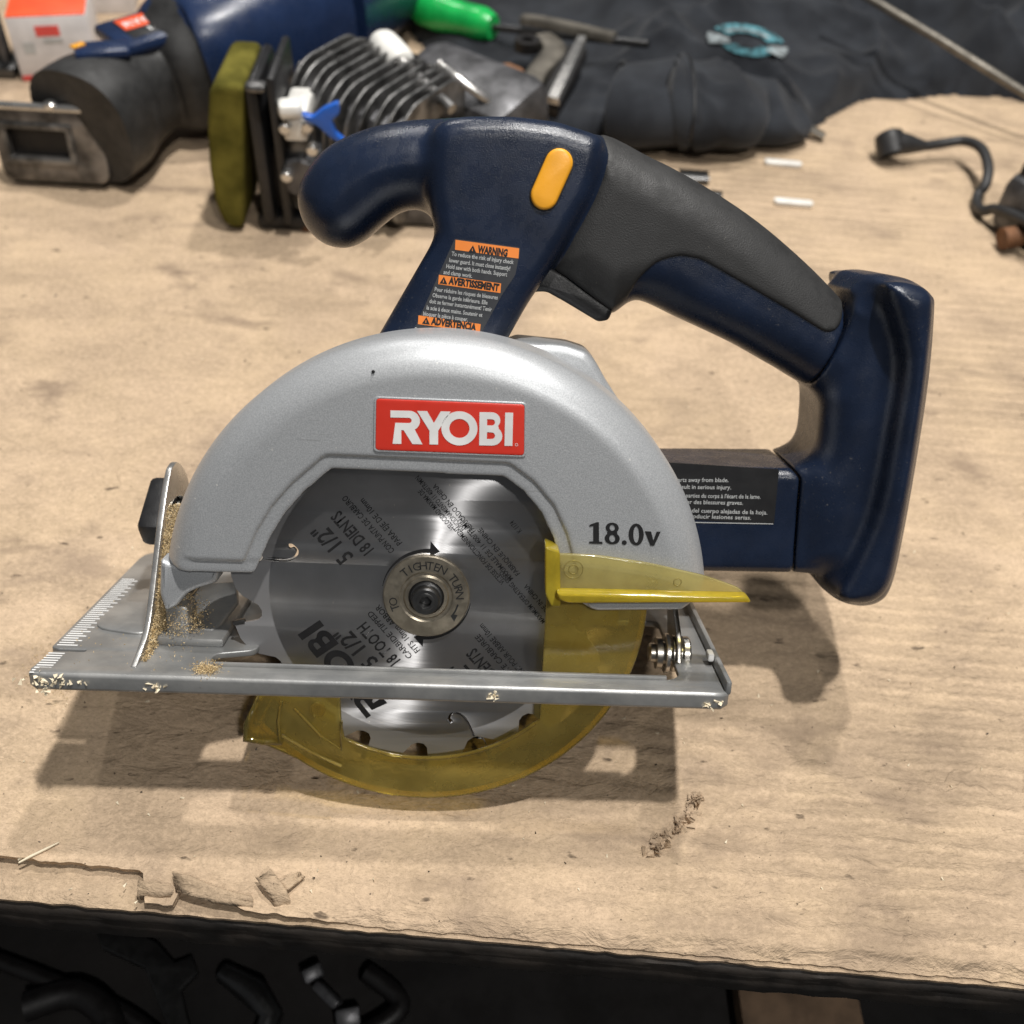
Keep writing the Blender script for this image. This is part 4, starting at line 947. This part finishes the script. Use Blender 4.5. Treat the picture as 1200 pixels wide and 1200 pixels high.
# --- small boxes
def carton(px0, px1, h, dep, label, txt):
    a, b = tab(*px0), tab(*px1); u = b-a; L = np.linalg.norm(u); u /= L; n_ = np.array([-u[1], u[0], 0])
    root = empty('carton', tuple(a*.001), (0, 0, atan2(u[1], u[0])), label=label, category='box', group='small cartons beside the reciprocating saw')
    side_ = box('carton_body', (L/2, dep/2, h/2), (L, dep, h), 'box_white', root, .8)
    box('carton_top', (L/2, dep/2, h+.5), (L-1, dep-1, 1.2), 'box_red', root, .4)
    if txt:
        box('base_stripe', (L/2, -.1, 2.2), (L-1.2, .4, 3.6), 'red_print', root, 0)
        box('print_block', (L*.48, -.15, h*.78), (L*.30, .4, h*.16), 'red_print', root, 0)
        box('print_block', (L*.52, -.15, h*.62), (L*.24, .4, h*.07), 'print_grey', root, 0)
        box('print_block', (L*.2, -.15, h*.52), (L*.14, .4, h*.18), 'print_grey', root, 0)
        box('print_block', (L*.62, -.15, h*.13), (L*.16, .4, h*.12), 'red_print', root, 0)
    return root
carton((27, 95), (118, 90), 46, 62, 'small white carton with orange red lid and printed front', True)
carton((60, 18), (160, 16), 34, 60, 'white carton with red lid tucked behind the printed carton', False)
st = empty('clamp_stand', tuple(tab(4, 85)*.001), label='dark ribbed metal stand beside the red lidded carton', category='stand')
for i in range(4): box('upright_rib', (-22+i*9.0, 6-(i % 2)*4, 42), (6, 10, 84), 'cast_dark' if i % 2 else 'dark_steel', st, 1.2)
box('stand_foot', (-10, 4, 4), (46, 30, 8), 'dark_steel', st, 1.5)

# --- small engine with its air filter
EY = tab(290, 272)[1]
en0 = tab(300, 275); en = empty('small_engine', tuple(en0*.001), label='small two stroke engine with olive foam filter and cooling fins', category='engine')
def e_(p_): return np.array(p_)-en0
def ebox(name, x0, y0, x1, y1, Y, dep, mat, parent=None, bev=1.5, rz=0, **t):
    a, b = wpl(x0, y0, Y), wpl(x1, y1, Y); c = e_((a+b)/2); c[1] += dep/2
    return box(name, tuple(c), (abs(b[0]-a[0]), dep, abs(a[2]-b[2])), mat, parent or en, bev, Matrix.Rotation(radians(rz), 3, 'Z') if rz else None, **t)
# foam slab with a bowed outer face
fpx = [(286, 99), (252, 97), (245, 106), (243, 150), (246, 200), (253, 240), (264, 264), (286, 268)]
fpt = [e_(wpl(x_, y_, EY)) for x_, y_ in fpx]
fo = link('foam_filter', plate_mesh([list(rounded([(q[0], q[2]) for q in fpt], 5))], 62, 3.5, frame_xz((0, fpt[0][1]-2, 0)), 4), 'olive_foam', en, 70)
ebox('filter_housing', 283, 100, 324, 264, EY-2, 62, 'black_plastic', bev=5)
ebox('housing_lip', 284, 100, 312, 112, EY-5, 10, 'cast_aluminium', bev=3)
ebox('housing_flange', 321, 92, 333, 264, EY-4, 60, 'black_plastic', bev=2)
ebox('engine_mount', 300, 252, 420, 276, EY+4, 60, 'black_plastic', bev=4)
ebox('carburettor_body', 331, 160, 372, 250, EY+4, 34, 'cast_aluminium', bev=5)
ebox('carburettor_top', 328, 134, 362, 168, EY-4, 38, 'white_ceramic', bev=3)
ebox('throttle_arm', 322, 124, 352, 142, EY-8, 14, 'white_ceramic', bev=3, rz=14)
p_ = e_(wpl(352, 205, EY+2))
lathe('fuel_bowl', [(13, -4), (13, 3), (11, 5), (5, 5.5), (.3, 5.5)], 'cast_dark', en, frame_xz(p_), 24)
for x_, y_ in ((334, 150), (360, 148), (336, 206), (366, 175)):
    p_ = e_(wpl(x_, y_, EY-6)); lathe('screw', [(3.4, -3), (3.4, 2.2), (2.6, 3), (.3, 3)], 'bright_steel', en, frame_xz(p_), 12)
lv = [(352, 133), (366, 138), (378, 128), (396, 120), (398, 134), (388, 142), (394, 158), (404, 165), (400, 170), (384, 160), (372, 148), (356, 142)]
pts_ = [e_(wpl(x_, y_, EY-12)) for x_, y_ in lv]
link('choke_lever', plate_mesh([list(rounded([(q[0], q[2]) for q in pts_], 2))], 5, 1, frame_xz((0, pts_[0][1], 0))), 'blue_plastic', en, 40)
tube('fuel_line', [e_(wpl(360, 262, EY+8)), e_(wpl(361, 285, EY+4)), e_(wpl(361, 298, EY-2))], 4.0, 'rust', en, 10)
# finned cylinder
fc0, fc1 = e_(tab(385, 118, 56)), e_(tab(505, 172, 48)); nf = 11
dn = (fc1-fc0); ln = np.linalg.norm(dn); dn /= ln; sdv = np.cross(dn, [0, 0, 1]); sdv /= np.linalg.norm(sdv); uu = np.cross(sdv, dn)
MF = Matrix(((sdv[0], uu[0], dn[0]), (sdv[1], uu[1], dn[1]), (sdv[2], uu[2], dn[2])))
for i in range(nf):
    c_ = fc0+dn*ln*i/(nf-1); w_ = 96-4*abs(i-5)+3*(i % 2)
    out_ = rounded([(-w_*.5, -42), (w_*.5, -42), (w_*.5, 24), (w_*.32, 36), (-w_*.32, 36), (-w_*.5, 22)], 14)
    link('cooling_fin', plate_mesh([list(out_)], 2.2, 0.8, lambda q, c_=c_: c_+np.outer(q[:, 0], -sdv)+np.outer(q[:, 1], uu)+np.outer(q[:, 2], dn)), 'cast_aluminium', en, 40)
cm = (fc0+fc1)/2; 
link('cylinder_core', box_mesh(tuple(cm-uu*4), (70, 58, ln), 8, MF), 'cast_dark', en, 40)
box('cylinder_base', tuple(e_(tab(430, 190, 26))), (120, 70, 50), 'cast_dark', en, 6)
for x_, y_, h_ in ((352, 80, 80), (368, 92, 78), (384, 66, 84)):
    q0 = e_(tab(x_, y_, h_)); tube('fin_boss', [q0, q0+dn*14], 4.5, 'cast_aluminium', en, 12)
# muffler cover
mu = e_(tab(552, 125, 42)); Mm = Matrix.Rotation(radians(-38), 3, 'Z')@Matrix.Rotation(radians(12), 3, 'X')
mo = box('muffler', tuple(mu), (100, 56, 50), 'cast_dark', en, 12, Mm)
e2 = e_(tab(585, 118, 30)); box('muffler_end', tuple(e2), (22, 44, 36), 'rust', en, 6, Mm)
tube('muffler_seam', [e_(tab(515, 75, 78)), e_(tab(540, 95, 76)), e_(tab(577, 122, 60))], 3, 'bright_steel', en, 10)
tube('muffler_seam', [e_(tab(470, 68, 80)), e_(tab(500, 100, 80)), e_(tab(530, 128, 74))], 3.5, 'cast_aluminium', en, 10)
sp0, sp1 = e_(tab(448, 52, 84)), e_(tab(470, 74, 82)); sd_ = sp1-sp0
loft('spark_plug', smooth_secs([(sp0-sd_*.25, 5, 5), (sp0, 9.5, 9.5), (sp0+sd_*.5, 10, 10), (sp1, 9, 9), (sp1+sd_*.12, 5, 5)], 4), 'white_ceramic', en, 20, 2.2)
tube('plug_base', [sp1, sp1+sd_*.45], 5.5, 'bright_steel', en, 12)

# --- sweatshirt thrown over the back of the bench
outl = [tab(*p_)[:2] for p_ in ((486, 42), (520, 70), (545, 105), (575, 140), (640, 160), (700, 168), (745, 162), (830, 165), (900, 160), (948, 150), (985, 128), (1015, 116), (1060, 116), (1110, 110), (1165, 112), (1290, 92), (1330, -150), (900, -190), (520, -90), (488, 5))]
outl = cat(outl, 5)
sw0 = tab(850, 150); sw = empty('sweatshirt', tuple(sw0*.001), label='crumpled black fleece sweatshirt with teal chest print on the bench', category='sweatshirt')
x0, y0 = outl.min(0); x1, y1 = outl.max(0); stp = 3.0
gx, gy = np.meshgrid(np.arange(x0-4, x1+4, stp), np.arange(y0-4, y1+4, stp), indexing='ij')
def sdist(P, X, Y):
    d = np.full(X.shape, 1e12); ins = np.zeros(X.shape, bool)
    for a, b in zip(P, np.roll(P, -1, 0)):
        e = b-a; L = e@e; t_ = np.clip(((X-a[0])*e[0]+(Y-a[1])*e[1])/max(L, 1e-9), 0, 1); d = np.minimum(d, (X-a[0]-e[0]*t_)**2+(Y-a[1]-e[1]*t_)**2)
        if a[1] != b[1]: ins ^= ((a[1] > Y) != (b[1] > Y)) & (X < (b[0]-a[0])*(Y-a[1])/(b[1]-a[1])+a[0])
    return np.sqrt(d)*np.where(ins, 1, -1)
def cloth_h(X, Y):
    d = sdist(outl, X, Y)
    wx = X+45*fbm(X/170, Y/170, 2, 11); wy = Y+45*fbm(X/170, Y/170, 2, 17)
    def rid(u, v_, sd): return (1-np.clip(np.abs(pn(u, v_, sd))*2.6, 0, 1))
    a1 = .62*wx+.78*wy; b1 = .62*wy-.78*wx; a2 = .95*wx-.3*wy; b2 = .95*wy+.3*wx
    r1 = rid(a1/120, b1/300, 21); r2 = rid(a2/75, b2/190, 29); r3 = rid((wx*.4+wy*.9)/48, (wy*.4-wx*.9)/130, 33)
    amp = np.clip((X-tab(640, 90)[0])/90, 0.25, 1)
    h = 7+amp*(3+27*r1**1.5+13*r2**1.8+7*r3**2.2+12*fbm(X/140, Y/140, 2, 41))
    e_d = np.clip(d/(12+8*amp), 0, 1); return h*np.sqrt(np.clip(1-(1-e_d)**2, 0, 1)), d
hz, dd_ = cloth_h(gx, gy)
keep = dd_ > -stp*1.2; idx = np.full(gx.shape, -1); idx[keep] = np.arange(keep.sum())
V = np.stack([gx[keep], gy[keep], np.maximum(hz[keep], 0.2)], -1)-sw0
Q = np.stack([idx[:-1, :-1], idx[1:, :-1], idx[1:, 1:], idx[:-1, 1:]], -1).reshape(-1, 4); Q = Q[(Q >= 0).all(1)]
link('fleece_body', mesh_np('fleece_body', V*.001, Q), 'black_fleece', sw, 180)
# sleeve with ribbed cuff
sl = [((722, 124, 24), 38, 23), ((735, 124, 25), 41, 24), ((760, 122, 25), 42, 24), ((793, 119, 26), 43, 25), ((803, 118, 27), 45, 27), ((840, 116, 28), 47, 28), ((880, 122, 22), 40, 23), ((915, 138, 16), 28, 16), ((943, 152, 8), 12, 8)]
ss = smooth_secs([(tab(*c)-sw0, a, b) for c, a, b in sl], 6)
def cat_secs(secs): return smooth_secs(secs, 2)
def wob(secs): return [(s_[0]+np.array([0, 0, 1.0*sin(i*.16)]), s_[1]*(1+.02*sin(i*.2)), s_[2]*(1+.04*cos(i*.19))) for i, s_ in enumerate(secs)]
slv = loft('sleeve', wob(cat_secs(ss[23:])), 'black_fleece', sw, 56, 2.3, 180)
for vv in slv.data.vertices:
    x_, y_ = vv.co.x*1000, vv.co.y*1000+vv.co.z*600
    r_ = float((1-min(1, abs(pn(np.array((x_*.8+y_*.5)/30+.6*pn(np.array(x_/40), np.array(y_/40), 3)), np.array((y_*.8-x_*.5)/75), 51))*3))**2)
    vv.co.z = vv.co.z*(.86)+(.0055*r_-.002)*(1 if vv.co.z*1000 > 10-sw0[2] else .2)
cf = loft('cuff', [(s_[0], s_[1]*.985, s_[2]*.985) for s_ in ss[:26]], 'black_fleece', sw, 40, 2.3, 180, cap=False)
md = cf.modifiers.new('thickness', 'SOLIDIFY'); md.thickness = .003; md.offset = -1
tube('cuff_seam', [ss[24][0]+np.array([0, -ss[24][1]*1.02*cos(t), ss[24][2]*1.02*sin(t)]) for t in np.linspace(-.3, 2.6, 14)], .9, 'label_black', sw, 6)
# print: an arched badge that follows the cloth
def on_cloth(x_, y_, lift):
    d = RW@ray(x_, y_); t = np.linspace(0, 1, 260); a, b = tab(x_, y_, 75), tab(x_, y_, 1); P = a[None, :]*(1-t[:, None])+b[None, :]*t[:, None]
    h_, _ = cloth_h(P[:, 0], P[:, 1]); i = int(np.argmax(P[:, 2] < h_+lift)); return P[i]
def badge(name, a0, a1, ri, ro, mat, dz=2.0, n=20):
    v = []; f = []
    for i in range(n):
        t_ = radians(a0+(a1-a0)*i/(n-1))
        for j in range(4):
            r_ = ri+(ro-ri)*j/3; u_, w_ = 1.75*r_*cos(t_), -.82*r_*sin(t_)
            v.append((on_cloth(876+u_, 50+w_+.16*u_, dz)-sw0)*.001)
    for i in range(n-1):
        for j in range(3): f.append((i*4+j, i*4+j+1, (i+1)*4+j+1, (i+1)*4+j))
    return link(name, mesh_py(name, v, f), mat, sw, 180)
badge('chest_print', 150, 20, 14, 26, 'teal_print', 2.6); badge('chest_print', 205, 350, 8, 19, 'teal_print', 2.6)
badge('chest_print', 165, 200, 12, 27, 'faded_print', 3.0, 8); badge('chest_print', -30, 5, 14, 27, 'faded_print', 3.0, 8); badge('chest_print', 140, 40, 17, 20, 'faded_print', 3.2, 14)

# --- loose tools on the cloth
gs = empty('screwdriver', tuple(tab(560, 40)*.001), label='screwdriver with bright green handle lying on the sweatshirt', category='screwdriver')
g0 = tab(560, 40); A_, B_, C_ = tab(488, 6, 26), tab(578, 32, 27), tab(760, 52, 42)
hd = B_-A_
loft('grip', smooth_secs([(A_-g0-hd*.02, 6, 6), (A_-g0+hd*.05, 12, 12), (A_-g0+hd*.3, 14, 14), (A_-g0+hd*.6, 12, 12), (A_-g0+hd*.85, 12.5, 12.5), (B_-g0, 9, 9)], 4), 'green_plastic', gs, 18, 2.4)
tube('shaft', [B_-g0, C_-g0], 3.0, 'dark_steel', gs, 10)
lvp = [(612, 26, 34), (650, 34, 36), (688, 42, 38)]
bl0 = tab(640, 90); bl = empty('brake_lever', tuple(bl0*.001), label='bent beige metal lever lying beside the green screwdriver', category='lever')
def flat(name, px, hw, th, mat, parent, org, **t):
    P = cat([tab(*p_)-org for p_ in px], 5, False); v = []; f = []
    for i, p_ in enumerate(P):
        d = P[min(i+1, len(P)-1)]-P[max(i-1, 0)]; d /= np.linalg.norm(d); s_ = np.cross(d, [0, 0, 1]); s_ /= np.linalg.norm(s_); u_ = np.cross(s_, d); w_ = hw if np.isscalar(hw) else np.interp(i/(len(P)-1), np.linspace(0, 1, len(hw)), hw)
        for a, b in ((-1, -1), (1, -1), (1, .6), (.8, 1), (-.8, 1), (-1, .6)): v.append((p_+s_*w_*a+u_*th*b)*.001)
    for i in range(len(P)-1):
        for j in range(6): f.append((i*6+j, i*6+(j+1) % 6, (i+1)*6+(j+1) % 6, (i+1)*6+j))
    f += [tuple(range(6))[::-1], tuple(range((len(P)-1)*6, len(P)*6))]
    me = mesh_py(name, v, f); bm = bmesh.new(); bm.from_mesh(me); bmesh.ops.recalc_face_normals(bm, faces=bm.faces); bm.to_mesh(me); bm.free()
    return link(name, me, mat, parent, 45, **t)
flat('lever_arm', [(612, 152, 14), (618, 120, 22), (628, 88, 28), (650, 60, 32), (636, 44, 32)], [9, 8, 7.5, 9, 7], 3.5, 'lever_steel', bl, bl0)
flat('cross_bar', [(612, 22, 37), (650, 28, 39), (720, 44, 41)], 5, 3, 'lever_steel', bl, bl0)
p_ = tab(618, 52, 34)-bl0; lathe('pivot_ring', [(5, -4), (10, -4), (10, 4), (5, 4), (4.6, 0)], 'grease_black', bl, lambda q: q+p_, 20)
flat('file_tool', [(648, 118, 26), (664, 84, 34), (682, 46, 40)], [4.5, 4, 3.5], 3, 'bright_steel', None, np.zeros(3), label='slim silver tool lying on the cloth beside the beige lever', category='tool')
flat('tool_sheath', [(640, 130, 16), (656, 98, 24), (676, 60, 32)], [9, 9, 8], 4, 'grease_black', None, np.zeros(3), label='black rubber strip under the slim silver tool', category='strip')
tube('steel_rod', [tab(985, -22, 70), tab(1100, 46, 52), tab(1215, 118, 32), tab(1320, 185, 4)], 3.2, 'lever_steel', None, 12, label='long grey steel rod resting across the sweatshirt', category='rod')
flat('metal_strip', [(918, 127, 14), (940, 144, 9), (966, 160, 4)], [4.5, 4.5, 3.5], 1.4, 'lever_steel', None, np.zeros(3), label='short flat metal strip poking out from under the sleeve tip', category='strip')
for (x_, y_), lb in (((917, 194), 'small silver bar link nearer the sweatshirt sleeve'), ((929, 240), 'small silver bar link nearer the saw grip')):
    p_ = tab(x_, y_); sl_ = [(-10.5+2.9*cos(t), 2.9*sin(t)) for t in np.linspace(pi/2, 3*pi/2, 9)]+[(10.5+2.9*cos(t), 2.9*sin(t)) for t in np.linspace(-pi/2, pi/2, 9)]
    link('metal_link', plate_mesh([sl_], 3, .5, lambda q, p_=p_: np.stack([q[:, 0], q[:, 1]-.08*q[:, 0], q[:, 2]+3.2], 1)+p_), 'white_ceramic', None, 40, label=lb, category='link', group='loose silver links')
flat('metal_clip', [(796, 206, 3), (815, 207, 3), (830, 208, 3)], [6, 6.5, 6], 2.5, 'dark_steel', None, np.zeros(3), label='dark flat metal clip on the cardboard behind the rubber grip', category='clip')
flat('metal_clip', [(832, 228, 2), (846, 230, 2)], [4, 4], 2, 'dark_steel', None, np.zeros(3), label='tiny dark metal clip beside the rubber grip edge', category='clip')

# --- cord with a moulded end
cd0 = tab(1045, 185); cd = empty('power_cord', tuple(cd0*.001), label='black cord with a moulded cup end curling across the cardboard', category='cord')
cp = [(1062, 168, 15), (1082, 171, 13), (1105, 168, 14), (1130, 165, 17), (1150, 174, 20), (1158, 195, 18), (1155, 216, 12), (1146, 228, 6), (1145, 240, 4), (1152, 247, 7), (1165, 245, 12), (1185, 251, 18), (1230, 272, 24), (1300, 300, 10)]
pc_ = cat([tab(*p_)-cd0 for p_ in cp], 6, False)
tube('cable', pc_, 3.6, 'cord_rubber', cd, 12)
tube('strain_relief', [tab(1052, 168, 15)-cd0, tab(1064, 169, 15)-cd0, tab(1082, 171, 13)-cd0], [8.5, 7, 3.9], 'cord_rubber', cd, 16)
q0 = tab(1043, 166, 14)-cd0; ax_ = np.array([.25, -.55, -.62]); ax_ /= np.linalg.norm(ax_); ta = np.cross(ax_, [0, 0, 1.]); ta /= np.linalg.norm(ta); tb = np.cross(ax_, ta)
lathe('cup_end', [(5, -8), (9.5, -6), (10.5, 0), (11, 9), (8.5, 9), (8, 2), (.3, 1.5)], 'cord_rubber', cd, lambda q: q0+np.outer(q[:, 0], ta)+np.outer(q[:, 1], tb)+np.outer(q[:, 2], ax_), 24)
p_ = tab(1215, 288)
ob = empty('motor_part', tuple(p_*.001), label='dark greasy motor part at the end of the cord', category='motor part')
box('part_body', (10, 16, 20), (62, 50, 40), 'cast_dark', ob, 9, Matrix.Rotation(.5, 3, 'Z')); box('part_flange', (0, 30, 38), (44, 16, 20), 'grease_black', ob, 4, Matrix.Rotation(.7, 3, 'Z')); tube('part_stub', [(-18, -6, 10), (-30, -8, 9)], 7, 'rust', ob, 14)
# --- dark things at the far side
p_ = tab(400, 8); box('black_case', (p_[0], p_[1]+24, 19), (60, 44, 38), 'black_plastic', None, 4, label='black plastic case behind the reciprocating saw body', category='case')
p_ = tab(470, 12); tube('wire_piece', [p_+[2, 40, 22], p_+[5, 24, 26], p_+[0, 8, 12], p_+[-2, -6, 2.2]], 2.2, 'grease_black', None, 8, label='short dark bent wire standing behind the spark plug', category='wire')
